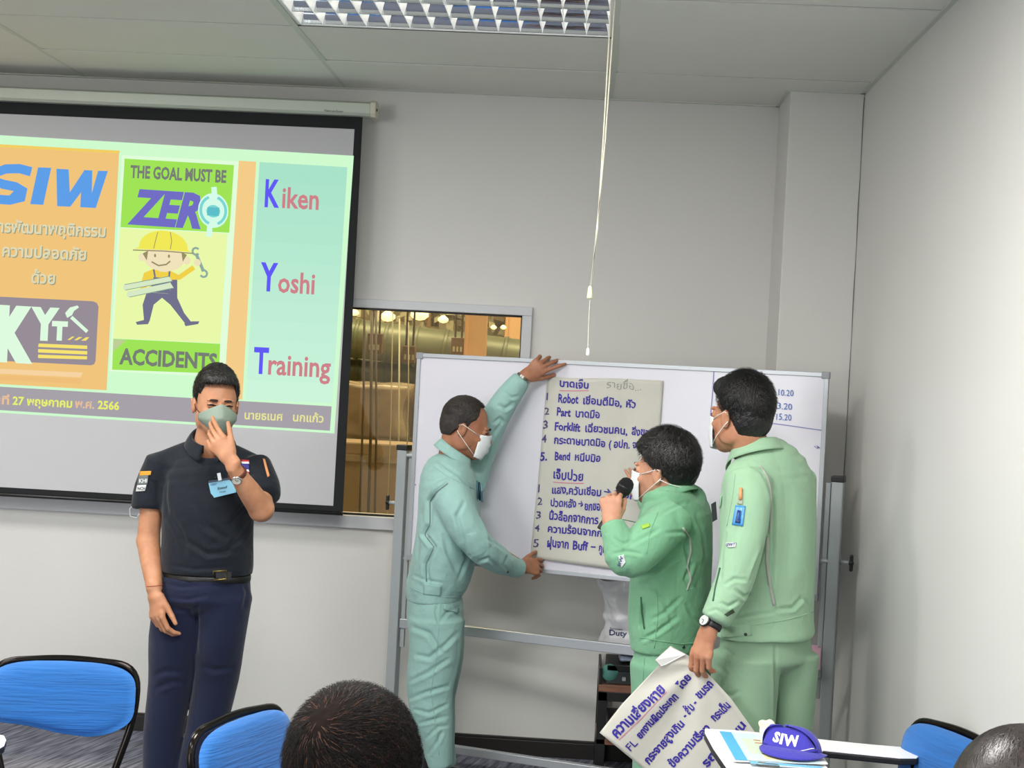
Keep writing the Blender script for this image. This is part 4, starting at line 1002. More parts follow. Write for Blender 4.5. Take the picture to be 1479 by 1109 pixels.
strands(HA, 5000, hairm, A, (.1, -.4, .9), .02, .0007, 11, HST[0], (.078, .098, .096), lift=.45, zmin=-.03, line=(.084, .080, .074, .06, .03, -.005, .01, -.005, -.04, -.05))
HA.mask(mat('grey_green_mask', (138, 154, 140), .7, bump=.2, bscale=120), A, 1, strap=None, sm=None)
for x in (-1, 1):
    MB().tube([HA.T((x * .064, .056, -.030)), HA.T((x * .0735, .02, -.014)), HA.T((x * .081, -.008, .012))], .0013, 6).build('mask_strap', M['black'], A, smooth=True)
# polo shirt
polo = cloth_mat('black_polo_knit', (16, 23, 33), .75, wr=.5, wsc=14)
v = Vol()
v.chain([(P(300, 664, YA + .03), .105, .075), (P(300, 690, YA + .01), .158, .108), (P(301, 730, YA), .168, .122), (P(300, 780, YA), .168, .124), (P(299, 815, YA), .170, .126), (P(298, 830, YA), .164, .118)], sa, .03, .4)
v.cone(P(236, 673, YA + .03), P(292, 653, YA + .04), .056, .058, (0, 1, 0), .03); v.cone(P(364, 678, YA + .03), P(312, 654, YA + .04), .056, .058, (0, 1, 0), .03)
for a_, b_, c_, r in ((S1 + (0.02, 0, .015), P(220, 705, YA + .015), P(216, 732, YA + .005), (.062, .066, .066)), (S2 + (-.01, 0, .01), P(380, 702, YA - .04), P(382, 716, YA - .07), (.06, .06, .058))):
    v.chain([(a_, r[0], r[0]), (b_, r[1], r[1]), (c_, r[2], r[2])], sa, .02, .3)
v.cone(P(302, 668, YA + .03), P(304, 643, YA + .035), .075, .066, sa, .02, .3)
v.cone(P(306, 600, YA + .0), P(304, 650, YA - .0), .05, .058, sa, .008, 1, True)
v.cone(P(216, 735, YA + .005), P(214, 760, YA + .0), .053, .053, sa, .006, .2, True)
V, F = v.mesh(.0048, clips=[(P(298, 826, YA), (0, 0, -1))]); N = vnormals(V, F); V = folds(V, N, .0035, 18, 5)
N = vnormals(V, F)
V = creases(V, N, [([(260, 775), (300, 800), (350, 795)], 4, .011), ([(245, 740), (262, 770), (270, 800)], 4, .010), ([(330, 760), (350, 735), (366, 720)], 4, .010), ([(320, 800), (345, 780), (362, 755)], 4, .010),
    ([(240, 690), (238, 720), (243, 750)], 3.5, .010), ([(285, 725), (300, 760), (330, 780)], 5, .009), ([(238, 815), (280, 822), (340, 818)], 3, .005), ([(212, 690), (225, 700), (236, 718)], 3, .005), ([(352, 690), (366, 684), (380, 690)], 3, .005)])
fastmesh('polo_shirt', V, F, polo, A, 'black polo shirt'); CA = Cloth(V, F); CA.Yd = YA
# collar
def collar(H, c0, rx, ry, hgt, R, m, parent, gap=.35, flare=.012, drop=.026, name='collar', n=40, tilt=0.0, pt=.02):
    """folded shirt collar: standing band and outward fall, open at the front (+R[:,1])"""
    def f(u, v):
        a = gap + (2 * math.pi - 2 * gap) * u; ca, sa_ = math.cos(a), math.sin(a)
        fr = max(0, math.cos(a)) ** 3
        if v < .45: q = v / .45; rr = 1.0 - .02 * q; z = hgt * q
        else: q = (v - .45) / .55; rr = 1.0 + (flare / rx) * (q ** .7) * (1 + .5 * fr); z = hgt - (drop + pt * fr) * q
        return c0 + R[:, 0] * (sa_ * rx * rr) + R[:, 1] * (ca * ry * rr) + R[:, 2] * (z + tilt * ca)
    return MB().grid(f, n, 9).build(name, m, parent, smooth=True, solid=.0025)
RA = frame((.2, -.98, 0)); collar(HA, P(304, 641, YA + .025), .069, .072, .034, RA, polo, A, gap=.30, flare=.026, drop=.040, tilt=-.034, pt=.026)
disc(CA, 312, 690, .005, 'button', M['black'], A); disc(CA, 310, 704, .005, 'button', M['black'], A)
# sleeve badges, flag and name card
gold = mat('gold_thread', (214, 150, 40), .5); greyb = mat('grey_woven_badge', (96, 104, 106), .7); whi = mat('white_woven_badge', (205, 208, 206), .7)
patch(CA, [(203, 681), (219, 680), (218, 686), (202, 687)], 'sleeve_badge', gold, A, .003, label='gold embroidered sleeve badge')
patch(CA, [(201, 687), (215, 686), (213, 700), (199, 701)], 'sleeve_badge', greyb, A, .003, label='grey square sleeve badge')
patch(CA, [(199, 701), (212, 700), (210, 709), (197, 710)], 'sleeve_badge', whi, A, .003, label='white and black sleeve badge')
def on(cl, off): return lambda x, y: cl.at(x, y, off)
def word(cl, t, a, b, h, m, parent, off=.0045, bold=.02, lean=-.05, up=None, name='lettering'):
    q = MB(); text_px(q, t, a, b, h, on(cl, off), bold=bold, lean=lean, up=up); return q.build(name, m, parent)
blk = M['black']
word(CA, 'KHI', (202, 697.5), (213, 697), 6, whi, A); word(CA, 'NCH', (200, 708), (210, 707.5), 4.5, blk, A)
for k, (c, y0, y1) in enumerate(((mat('flag_red', (196, 44, 48), .7), 664.5, 667), (mat('flag_white', (230, 228, 226), .7), 667, 670), (mat('flag_blue', (52, 50, 130), .7), 670, 678), (M.setdefault('fw', mat('flag_white', (230, 228, 226), .7)), 678, 681), (M.setdefault('fr', mat('flag_red', (196, 44, 48), .7)), 681, 684))):
    patch(CA, [(349, y0), (360, y0 + .5), (361, y1 + .5), (350, y1)], 'flag_patch', c, A, .004, 4, 3)
rb = mat('orange_white_ribbon', (222, 150, 96), .7)
patch(CA, [(379, 663), (382, 664), (389, 688), (386, 690)], 'sleeve_badge', rb, A, .004, label='orange badge on far sleeve')
bluec = mat('light_blue_name_card', (128, 196, 224), .3, coat=.5)
y_ = float(CA.at(320, 706, .012)[1]) - .004
def flat(y): return lambda x, yy: P(x, yy, y)
b = MB().prism([P(x, y, y_) for x, y in ((301, 697), (337, 691), (341, 711), (306, 719.5))], (0, .003, 0)); bc = b.build('name_card', bluec, A, label='light blue name card')
b = MB().prism([P(x, y, y_ - .002) for x, y in ((301, 694.5), (337, 689), (337, 692), (301, 697.5))], (0, .005, 0)); b.build('card_rim', mat('dark_blue_rim', (52, 70, 90), .5), bc)
b = MB(); text_px(b, 'OSHIT', (304, 701.5), (313, 700), 3, flat(y_ - .001), bold=.02); b.build('lettering', mat('card_blue_print', (40, 90, 160), .5), bc)
b = MB(); text_px(b, 'ธีรพงศ์', (314, 707.5), (328, 705), 3.6, flat(y_ - .001), bold=.02); b.build('lettering', blk, bc)
b = MB(); text_px(b, 'วิทยากร', (317, 712), (326, 710.5), 2.4, flat(y_ - .001), bold=.01); b.build('lettering', blk, bc)
MB().bar(P(318, 694, y_ - .004), P(316, 683, y_ - .002), .014, .004, (0, 1, 0)).build('clip', M['alu'], bc, bevel=.001)
# trousers and belt
navy = cloth_mat('navy_trouser_cloth', (19, 27, 54), .8, wr=.4, wsc=12)
v = Vol()
v.chain([(P(298, 822, YA), .158, .112), (P(297, 838, YA), .165, .120), (P(296, 862, YA), .17, .128)], sa, .02, .3)
for pts in (((262, 862), (252, 920), (247, 985), (236, 1060), (233, 1130), (232, 1185)), ((326, 862), (318, 920), (314, 975), (296, 1060), (280, 1120), (276, 1185))):
    rr = (.098, .094, .083, .073, .066, .066)
    v.chain([(P(x, y, YA + (.02 if i > 1 else 0)), r, r * 1.05) for i, ((x, y), r) in enumerate(zip(pts, rr))], sa, .012, .5)
V, F = v.mesh(.0055, clips=[(P(298, 829, YA), (0, 0, 1))]); N = vnormals(V, F); V = folds(V, N, .004, 14, 9); N = vnormals(V, F)
V = creases(V, N, [([(236, 842), (262, 848), (290, 846)], 3, .006), ([(240, 862), (270, 866), (300, 860)], 3, .006), ([(248, 880), (275, 880), (292, 872)], 3, .005), ([(285, 870), (284, 900), (283, 945)], 3, .012),
    ([(222, 975), (240, 968), (270, 972)], 4, .008), ([(222, 995), (246, 985), (268, 985)], 4, .010), ([(290, 960), (310, 968), (338, 964)], 4, .010), ([(352, 842), (357, 856), (352, 880)], 3, .007)])
fastmesh('trousers', V, F, navy, A, 'dark navy trousers'); CT = Cloth(V, F); CT.Yd = YA
b = MB(); zb_ = float(P(298, 826, YA)[2])
b.tube([P(298, 832, YA) + sa * .163 * math.cos(t) + np.array((-.12, .98, 0)) * .117 * math.sin(t) for t in np.linspace(0, 2 * math.pi, 48, endpoint=False)], .015, 8, closed=True, flat=.25, side=(0, 0, 1)); b.build('belt', mat('black_leather_belt', (18, 17, 16), .4), A, smooth=True)
yb_ = YA - .128
b = MB(); rect = [P(308, 825, yb_), P(327, 824, yb_), P(327, 836, yb_), P(308, 838, yb_)]
b.tube(rect, .003, 8, closed=True); b.build('belt_buckle', mat('brass_buckle', (150, 132, 70), .3, metal=.8), A, smooth=True)
MB().bar(P(312, 831, yb_ + .004), P(334, 830, yb_ + .006), .003, .022).build('belt_tongue', mat('black_leather_belt', (18, 17, 16), .4), A)
shoe = mat('black_shoe_leather', (20, 18, 18), .35)
def shoes(feet, parent, m=shoe):
    for c, d in feet:
        d = unit(d); c = np.array((c[0], c[1], 0.)); v = Vol(); sd = np.cross(d, (0, 0, 1))
        v.cone(c + (0, 0, .035) - d * .05, c + d * .12 + (0, 0, .03), (.038, .036), (.046, .03), sd, .02); v.cone(c + d * .12 + (0, 0, .03), c + d * .18 + (0, 0, .026), (.046, .028), (.036, .022), sd, .02)
        v.cone(c + (0, 0, .04) - d * .03, c + (0, 0, .14) - d * .02, .042, .042, sd, .02)
        V, F = v.mesh(.006, clips=[((0, 0, .004), (0, 0, -1))]); fastmesh('shoe', V, F, m, parent)
shoes([(P(236, 1190, YA)[:2], (-.1, -1, 0)), (P(278, 1190, YA)[:2], (.15, -1, 0))], A)
# wrist watch and thin red string
def watch(cn, axis, r, face_dir, parent, strapm, casem_, facem, fr=.017, flat_=.8, name='wrist_watch', w=.009):
    ax = unit(axis); fd = unit(np.asarray(face_dir, float) - ax * (np.asarray(face_dir, float) @ ax)); sd = np.cross(ax, fd)
    ring = [cn + fd * r * flat_ * math.cos(t) + sd * r * math.sin(t) for t in np.linspace(0, 2 * math.pi, 28, endpoint=False)]
    o = MB().tube(ring, w, 8, closed=True, flat=.22, side=tuple(ax)).build(name, strapm, parent, smooth=True)
    c = cn + fd * (r * flat_ + .002)
    MB().lathe([(fr * .96, -.003), (fr, 0), (fr, .005), (fr * .86, .007), (fr * .84, .0055)], c, fd, 24).build('watch_case', casem_, o, smooth=True)
    MB().lathe([(fr * .84, .0052), (fr * .84, .0058), (.0003, .0058)], c, fd, 24).build('watch_dial', facem, o)
    MB().bar(c + fd * .0065, c + fd * .0065 + ax * fr * .6, .0014, .0006, fd).bar(c + fd * .0065, c + fd * .0065 + sd * fr * .45, .0014, .0006, fd).build('watch_hands', M['black'], o)
    MB().lathe([(.002, 0), (.002, .004)], c + sd * fr + fd * .003, sd, 8).build('crown', casem_, o)
    return o
silver = mat('silver_watch_case', (200, 200, 200), .2, metal=.9); cream = mat('cream_dial', (226, 220, 206), .3)
wc = E2 * .16 + W2 * .84
watch(wc + (0, 0, 0), W2 - E2, .033, (-.1, -1, -.1), A, mat('brown_leather_strap', (96, 50, 36), .5), silver, cream, .018, .95)
MB().tube([W1 + np.array((.029 * math.cos(t), .024 * math.sin(t), .004 * math.cos(t) + .012)) for t in np.linspace(0, 2 * math.pi, 20, endpoint=False)], .0012, 5, closed=True).build('red_string_bracelet', mat('red_string', (150, 50, 40), .7), A)
# ------------------------------------------------------------------ older man in the pale teal work uniform, in profile, holding the sheet
YBb = 6.13
B_ = thing('person', 'older man in pale teal work uniform holding up the sheet on the whiteboard', 'person', None, tuple(np.append(P(630, 1130, YBb)[:2], 0)))
skB = skinmat('tanned_skin', (156, 104, 76), (174, 120, 92))
HBd = Head(P(673, 618, YBb), (.955, .02, -.25), (.22, 0, 1), 1.02)
v = Vol(); HBd.skin(v); lat = (0, 1, 0)
v.cone(HBd.T((0, -.03, -.05)), P(650, 680, YBb), (.052, .056), (.058, .06), lat, .02)
v.chain([(P(650, 700, YBb), .10, .07), (P(648, 760, YBb), .11, .08), (P(634, 860, YBb), .11, .08)], lat)
sn, en, wn = P(652, 716, YBb - .15), P(692, 786, YBb - .19), P(752, 818, YBb + .05)
v.cone(sn, en, .042, .04, lat); v.cone(en, wn, .04, .026, lat)
hand(v, wn, P(778, 818, YBb + .11) - wn, (0, .9, -.35), False, ((22, 30, 20), (30, 38, 24), (36, 44, 28), (42, 48, 30)), 3, (.55, .85, .1), 6, 1.0)
sf, ef, wf = P(682, 692, YBb + .13), P(715, 602, YBb + .12), P(757, 545, YBb + .115)
v.cone(sf, ef, .042, .037, lat); v.cone(ef, wf, .037, .026, lat)
hd_ = P(793, 520, YBb + .125) - P(757, 545, YBb + .115)
hand(v, wf, hd_, (.05, .95, -.1), True, ((6, 12, 8), (20, 30, 16), (34, 30, 14), (44, 40, 10)), 9, (.45, .85, .35), 10, 1.02)
for dy in (-.09, .09):
    v.cone(P(632, 880, YBb + dy), P(624, 1000, YBb + dy), .06, .05, lat); v.cone(P(624, 1000, YBb + dy), P(634, 1120, YBb + dy), .05, .034, lat)
V, F = v.mesh(.0038); fastmesh('body', V, F, skB, B_)
face(HBd, B_, squint=.6)
HBd.hair(mat('thinning_dark_hair', (46, 38, 34), .6, bump=.6, bscale=200, var=.3, vscale=80), B_, top=.006, side=.002, hl=.104, burn=-.02, temple=.004, amp=.0012, nape=-.055, rec=.05)
strands(HBd, 3500, mat('dark_thin_hair', (30, 25, 23), .5), B_, (0, -.6, .8), .02, .0005, 12, (0, -.015, .038), (.075, .094, .086), lift=.4, zmin=-.03, thin=.9, line=(.105, .105, .105, .10, .07, .01, .0, -.005, -.04, -.05))
wm = mat('white_surgical_mask', (222, 228, 230), .7, bump=.15, bscale=150); wstrap = mat('white_elastic', (236, 236, 236), .6)
HBd.mask(wm, B_, 0, strap=(-1, 1), sm=wstrap)
teal = cloth_mat('pale_teal_cotton', (148, 186, 180), .62, wr=.6, wsc=15)
v = Vol()
v.chain([(P(645, 668, YBb), .085, .08), (P(646, 690, YBb), .165, .112), (P(648, 730, YBb), .195, .128), (P(645, 780, YBb), .195, .132), (P(637, 825, YBb), .185, .130), (P(629, 846, YBb), .175, .120), (P(628, 862, YBb), .172, .114)], lat, .025, .4)
v.chain([(P(648, 706, YBb - .15), .076, .076), (P(662, 740, YBb - .2), .072, .074), (P(690, 786, YBb - .2), .064, .066), (P(716, 806, YBb - .1), .056, .058), (P(738, 818, YBb + .0), .044, .046), (P(748, 820, YBb + .04), .040, .042)], (0, 1, 0), .02, .3)
v.chain([(P(676, 700, YBb + .13), .062, .074), (P(694, 650, YBb + .14), .058, .062), (P(714, 604, YBb + .12), .052, .056), (P(736, 570, YBb + .115), .046, .05), (P(753, 549, YBb + .115), .038, .041)], (0, 1, 0), .02, .3)
cR = [(P(653, 660, YBb), P(662, 640, YBb))]
v.cone(P(656, 655, YBb), P(664, 632, YBb), .052, .062, lat, .008, 1, True)
V, F = v.mesh(.005, clips=[(P(628, 866, YBb), (.05, 0, -1))]); N = vnormals(V, F); V = folds(V, N, .009, 17, 21); N = vnormals(V, F)
V = creases(V, N, [([(650, 696), (630, 711), (621, 724), (621, 757), (613, 772), (627, 790), (615, 815), (616, 845)], 3.2, .020), ([(622, 800), (616, 826), (622, 850)], 3, .010), ([(672, 722), (660, 745), (668, 780), (676, 812)], 3.2, .013), ([(690, 730), (706, 760), (712, 790)], 3, .009),
    ([(700, 776), (716, 784), (738, 800)], 2.6, .010), ([(688, 812), (706, 806), (722, 822)], 2.4, .010), ([(735, 800), (728, 816), (736, 828)], 2.2, .008), ([(640, 770), (648, 800), (662, 828)], 3.4, .012), ([(662, 838), (672, 812), (680, 800)], 2.6, .009),
    ([(712, 612), (722, 604), (730, 612)], 2.8, .012), ([(718, 584), (730, 590), (742, 582)], 2.6, .013), ([(728, 566), (738, 574), (750, 572)], 2.2, .010), ([(704, 640), (716, 622), (726, 606)], 2.6, .008),
    ([(600, 740), (604, 780), (602, 820)], 3, .007), ([(630, 664), (660, 684), (684, 706)], 2.5, .006), ([(596, 830), (615, 838), (640, 842)], 2.2, .007)])
fastmesh('work_jacket', V, F, teal, B_, 'pale teal work jacket'); CB = Cloth(V, F); CB.Yd = YBb
RB = frame((.93, .0, -.36), (.36, 0, .93)); collar(HBd, P(656, 656, YBb), .066, .070, .030, RB, teal, B_, gap=.35, flare=.022, drop=.042, tilt=-.014, pt=.03)
steelgrey = mat('grey_lining', (110, 122, 122), .8)
seam(CB, [(647, 698), (630, 711), (621, 724), (621, 757), (613, 772), (627, 790), (615, 815), (616, 840)], 'seam', steelgrey, B_, .0022, .0)
seam(CB, [(614, 664), (646, 688), (684, 706)], 'seam', teal, B_, .0014)
seam(CB, [(586, 846), (610, 856), (640, 862), (666, 862)], 'seam', teal, B_, .0016)
patch(CB, [(612, 842), (638, 846), (636, 860), (612, 858)], 'waist_tab', teal, B_, .004, th=.002); disc(CB, 618, 852, .006, 'snap_button', mat('dark_snap', (40, 48, 46), .3), B_)
seam(CB, [(738, 806), (742, 818), (736, 832)], 'cuff_seam', teal, B_, .0018); disc(CB, 733, 826, .005, 'snap_button', mat('dark_snap', (40, 48, 46), .3), B_)
seam(CB, [(744, 537), (756, 546), (762, 556)], 'cuff_seam', teal, B_, .0018)
for k, (x, c) in enumerate(((689, (60, 110, 120)), (692, (30, 40, 60)), (695, (90, 140, 150)))):
    p0 = P(x, 694 + 2 * k, YBb - .06); MB().tube([p0, p0 + np.array((.008, -.004, -.075))], .0042, 8).build('pen', mat('pen_plastic', c, .3), B_, smooth=True)
p0 = P(696, 716, YBb - .05); MB().obox(p0, (.003, 0, .0), (0, .018, 0), (.0, 0, .022)).build('pocket_card', mat('dark_card_holder', (70, 100, 110), .4), B_, bevel=.002)
tealp = cloth_mat('pale_teal_trouser_cotton', (146, 184, 177), .85, wr=.6, wsc=14)
v = Vol(); v.chain([(P(628, 858, YBb), .165, .108), (P(629, 880, YBb), .178, .112), (P(630, 905, YBb), .18, .112)], lat, .02, .3)
for dy, dx in ((-.092, 0), (.088, 5)):
    v.chain([(P(630 + dx, 895, YBb + dy), .096, .110), (P(628 + dx, 945, YBb + dy), .092, .106), (P(621 + dx, 1000, YBb + dy), .084, .098), (P(626 + dx, 1040, YBb + dy), .078, .080), (P(632 + dx, 1075, YBb + dy), .072, .062), (P(635 + dx, 1104, YBb + dy), .068, .056)], lat, .01, .2)
V, F = v.mesh(.0055, clips=[(P(628, 858, YBb), (0, 0, 1))]); N = vnormals(V, F); V = folds(V, N, .010, 17, 33, (1, 1, .6)); N = vnormals(V, F)
V = creases(V, N, [([(594, 905), (620, 915), (640, 945)], 3.4, .014), ([(598, 945), (620, 950), (645, 930), (662, 912)], 3.2, .014), ([(590, 985), (620, 970), (650, 950)], 3, .013), ([(588, 1010), (615, 1000), (650, 990)], 2.8, .012),
    ([(596, 1024), (620, 1030), (648, 1016)], 2.6, .012), ([(604, 1045), (624, 1040), (648, 1034)], 2.4, .010), ([(614, 1068), (632, 1050), (648, 1048)], 2.4, .010), ([(618, 1090), (632, 1070), (640, 1054)], 2.4, .011), ([(634, 900), (646, 884), (664, 876)], 2.4, .008), ([(632, 870), (630, 885), (634, 905)], 2.2, .007)])
fastmesh('trousers', V, F, tealp, B_, 'pale teal work trousers'); CTb = Cloth(V, F); CTb.Yd = YBb
seam(CTb, [(636, 868), (634, 900), (630, 950), (622, 1000), (630, 1050), (634, 1090)], 'seam', tealp, B_, .0014)
patch(CTb, [(640, 872), (662, 878), (660, 886), (640, 880)], 'pocket_flap', tealp, B_, .004, th=.003)
shoes([(P(632, 1130, YBb - .1)[:2], (1, -.15, 0)), (P(640, 1130, YBb + .09)[:2], (1, .05, 0))], B_)
b = MB(); wq = P(752, 548, YBb + .115)
ax_ = unit(wf - ef); s1 = unit(np.cross(ax_, (0, 1, 0)))
for k in range(22):
    t = 2 * math.pi * k / 22; b.obox(wf - ax_ * .004 + (s1 * math.cos(t) * .032 + np.array((0, 1, 0)) * math.sin(t) * .026), (-s1 * math.sin(t) + np.array((0, 1, 0)) * math.cos(t)) * .0038, ax_ * .008, (s1 * math.cos(t) + np.array((0, 1, 0)) * math.sin(t)) * .0018)
b.build('bracelet_watch', mat('steel_bracelet', (150, 146, 140), .25, metal=.9), B_, label='steel link watch bracelet')
# ------------------------------------------------------------------ man in mint green uniform speaking into the microphone
YC = 5.3
C_ = thing('person', 'man in mint green uniform speaking into a black microphone, seen from behind', 'person', None, tuple(np.append(P(975, 1250, YC)[:2], 0)))
skC = skinmat('fair_brown_skin', (192, 138, 110), (208, 156, 128))
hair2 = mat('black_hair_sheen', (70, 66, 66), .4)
HC = Head(P(959, 681, YC), (-.89, .45, .0), (-.10, .0, 1), 1.06)
lc = unit((-.5, -.87, 0))
v = Vol(); HC.skin(v)
v.cone(HC.T((0, -.025, -.06)), P(973, 734, YC), (.054, .058), (.062, .062), lc, .02)
v.chain([(P(976, 745, YC), .1, .07), (P(970, 850, YC), .11, .08), (P(968, 935, YC), .11, .08)], lc)
s1_, e1_, w1_ = P(962, 752, YC - .16), P(904, 812, YC - .26), P(884, 755, YC - .24)
v.cone(s1_, e1_, .036, .030, lc); v.cone(e1_, w1_, .030, .027, lc)
mh, mt = P(909, 692, YC - .17), P(867, 765, YC - .185)
hc = P(887, 733, YC - .23)
hand(v, w1_ + (-.004, 0, -.004), P(884, 722, YC - .22) - w1_, (.15, .97, .0), True, ((62, 88, 50), (64, 90, 50), (66, 90, 50), (68, 90, 50)), 1, (.35, .8, .55), 22, 1.0)
s2_, e2_, w2_ = P(1000, 740, YC + .18), P(962, 752, YC + .42), P(936, 722, YC + .6)
v.cone(s2_, e2_, .042, .038, lc); v.cone(e2_, w2_, .038, .026, lc)
hand(v, w2_, P(917, 680, YC + .66) - w2_, (-.2, .95, .1), False, ((10, 12, 8), (14, 18, 10), (20, 22, 14), (26, 24, 16)), 1, (.55, .85, .2), 6, .95)
for k in (-1, 1):
    a = P(972, 960, YC) + lc * .09 * k; v.cone(a, (a[0], a[1], .5), .06, .05, lc); v.cone((a[0], a[1], .5), (a[0], a[1], .08), .05, .034, lc)
V, F = v.mesh(.004); fastmesh('body', V, F, skC, C_)
face(HC, C_, squint=.4)
HC.hair(mat('glossy_black_hair', (17, 16, 17), .33, bump=.9, bscale=140, var=.3, vscale=70, stretch=(1, 1, .3)), C_, top=.026, side=.009, back=.004, hl=.060, burn=-.005, nape=-.048, fringe=.006, amp=.003, wave=75, temple=-.004, rec=.016)
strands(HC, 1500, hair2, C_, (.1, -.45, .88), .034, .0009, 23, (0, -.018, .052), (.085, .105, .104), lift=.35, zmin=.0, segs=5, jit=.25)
strands(HC, 7000, hairm, C_, (.1, -.45, .88), .034, .0009, 13, (0, -.018, .05), (.084, .104, .103), lift=.36, zmin=-.05, segs=5, jit=.25, line=(.062, .06, .056, .044, .024, .006, .014, .0, -.036, -.042))
wm = mat('white_surgical_mask', (226, 230, 232), .7, bump=.15, bscale=150)
HC.mask(wm, C_, 0, strap=(-1, 1), sm=wstrap)
MB().tube([HC.T(q) for q in ((-.084, -.02, -.018), (-.075, -.05, -.03), (-.055, -.08, -.04), (-.02, -.10, -.046))], .0013, 6).build('mask_strap', wstrap, C_, smooth=True)
mint = cloth_mat('mint_green_cotton', (124, 178, 141), .85, wr=.6, wsc=14)
v = Vol()
v.chain([(P(976, 738, YC + .01), .080, .074), (P(976, 736, YC), .165, .108), (P(974, 775, YC), .19, .125), (P(970, 830, YC), .19, .13), (P(968, 885, YC), .188, .132), (P(968, 915, YC), .18, .128), (P(968, 932, YC), .174, .122)], lc, .025, .4)
v.chain([(P(972, 750, YC - .13), .072, .076), (P(944, 776, YC - .22), .072, .076), (P(905, 808, YC - .27), .064, .066), (P(893, 780, YC - .26), .052, .054), (P(884, 757, YC - .245), .042, .043)], lc, .02, .3)
v.chain([(P(1000, 738, YC + .16), .072, .074), (P(985, 750, YC + .3), .062, .064), (P(962, 750, YC + .42), .056, .056), (P(934, 722, YC + .57), .043, .043)], lc, .02, .3)
v.cone(P(967, 730, YC), P(957, 698, YC - .01), .062, .072, lc, .008, 1, True)
V, F = v.mesh(.005, clips=[(P(968, 936, YC), (0, 0, -1))]); N = vnormals(V, F); V = folds(V, N, .009, 17, 41); N = vnormals(V, F)
V = creases(V, N, [([(996, 765), (990, 790), (998, 820)], 3, .015), ([(998, 850), (990, 836), (1000, 812)], 3, .014), ([(930, 870), (928, 900), (932, 925)], 3, .015), ([(902, 790), (930, 776), (955, 762)], 3, .009), ([(885, 776), (900, 786), (912, 780)], 2.4, .010),
    ([(884, 800), (905, 796), (930, 800)], 2.6, .010), ([(915, 836), (945, 826), (985, 800)], 3, .012), ([(925, 925), (950, 912), (980, 890)], 3, .012), ([(990, 870), (1000, 890), (1015, 905)], 3, .009), ([(940, 850), (960, 870), (975, 905)], 3.4, .008), ([(950, 745), (968, 735), (990, 725)], 2.8, .007), ([(1004, 740), (1016, 770), (1020, 810)], 3, .007),
    ([(960, 770), (985, 768), (1004, 776)], 2.8, .009), ([(940, 895), (960, 885), (985, 860)], 2.8, .008)])
fastmesh('work_jacket', V, F, mint, C_, 'mint green work jacket'); CCc = Cloth(V, F); CCc.Yd = YC
RC = frame((-.80, .46, -.30), (-.25, .14, .93)); collar(HC, P(966, 717, YC), .078, .082, .030, RC, mint, C_, gap=.3, flare=.024, drop=.044, tilt=-.016, pt=.03)
strip = mat('pale_grey_piping', (176, 178, 170), .6)
seam(CCc, [(986, 762), (996, 776), (998, 796), (992, 818), (998, 836), (992, 852)], 'back_piping', strip, C_, .0045, .0)
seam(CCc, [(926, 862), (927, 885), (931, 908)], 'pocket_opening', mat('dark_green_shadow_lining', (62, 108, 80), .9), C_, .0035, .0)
seam(CCc, [(945, 936), (950, 890), (948, 850)], 'seam', mint, C_, .0014); seam(CCc, [(925, 920), (950, 925), (985, 930), (1020, 926)], 'seam', mint, C_, .0016)
seam(CCc, [(950, 740), (938, 770), (934, 800)], 'seam', mint, C_, .0014)
disc(CCc, 987, 934, .006, 'snap_button', mat('dark_snap', (40, 56, 48), .3), C_)
patch(CCc, [(893, 803), (901, 801), (904, 812), (898, 820)], 'sleeve_label', mat('white_sleeve_label', (206, 212, 210), .7), C_, .003); word(CCc, 'SIW', (896, 818), (900, 804), 4, ink2, C_, .0045, up=(-1, -.4))
patch(CCc, [(926, 760), (938, 756), (939, 761), (928, 765)], 'pen_slot', mat('yellow_green_tag', (150, 190, 60), .6), C_, .004)
seam(CCc, [(872, 752), (884, 745), (897, 750)], 'cuff_seam', mint, C_, .0018)
mintp = cloth_mat('mint_green_trouser_cotton', (122, 172, 140), .85, wr=.5, wsc=14)
v = Vol(); v.chain([(P(968, 928, YC), .165, .112), (P(968, 960, YC), .178, .122)], lc, .02, .3)
for k in (-1, 1):
    a = P(970, 955, YC) + lc * .09 * k; v.chain([(a, .096, .11), ((a[0], a[1], .62), .088, .1), ((a[0], a[1], .4), .078, .082), ((a[0], a[1], .11), .074, .076)], lc, .01, .2)
V, F = v.mesh(.007, clips=[(P(968, 928, YC), (0, 0, 1))]); N = vnormals(V, F); V = folds(V, N, .006, 14, 43)
fastmesh('trousers', V, F, mintp, C_, 'mint green work trousers'); ct_ = Cloth(V, F); ct_.Yd = YC
seam(ct_, [(931, 948), (929, 975), (928, 1000)], 'seam', mintp, C_, .0014)
q = P(970, 955, YC); shoes([((q + lc * .09 * k)[:2], (-.86, .5, 0)) for k in (-1, 1)], C_)
# the microphone he holds
mic = thing('microphone', 'black handheld microphone held up by the man in mint green', 'microphone')
dm = unit(mh - mt); Lm = np.linalg.norm(mh - mt)
MB().lathe([(.012, 0), (.0135, .004), (.0135, .02), (.0125, .022), (.0135, .06), (.0155, Lm - .075), (.020, Lm - .058), (.021, Lm - .055)], mt, dm, 20).build('handle', M['black'], mic, smooth=True)
MB().lathe([(.021, 0), (.0265, .006), (.0275, .02), (.027, .034), (.022, .048), (.012, .056), (.001, .058)], mt + dm * (Lm - .055), dm, 22).build('grille', mat('dark_mic_mesh', (30, 30, 32), .5, metal=.4, bump=1.0, bscale=900), mic, smooth=True)
MB().lathe([(.0272, 0), (.0282, .002), (.0282, .006), (.0272, .008)], mt + dm * (Lm - .038), dm, 22).build('grille_ring', M['black'], mic, smooth=True)
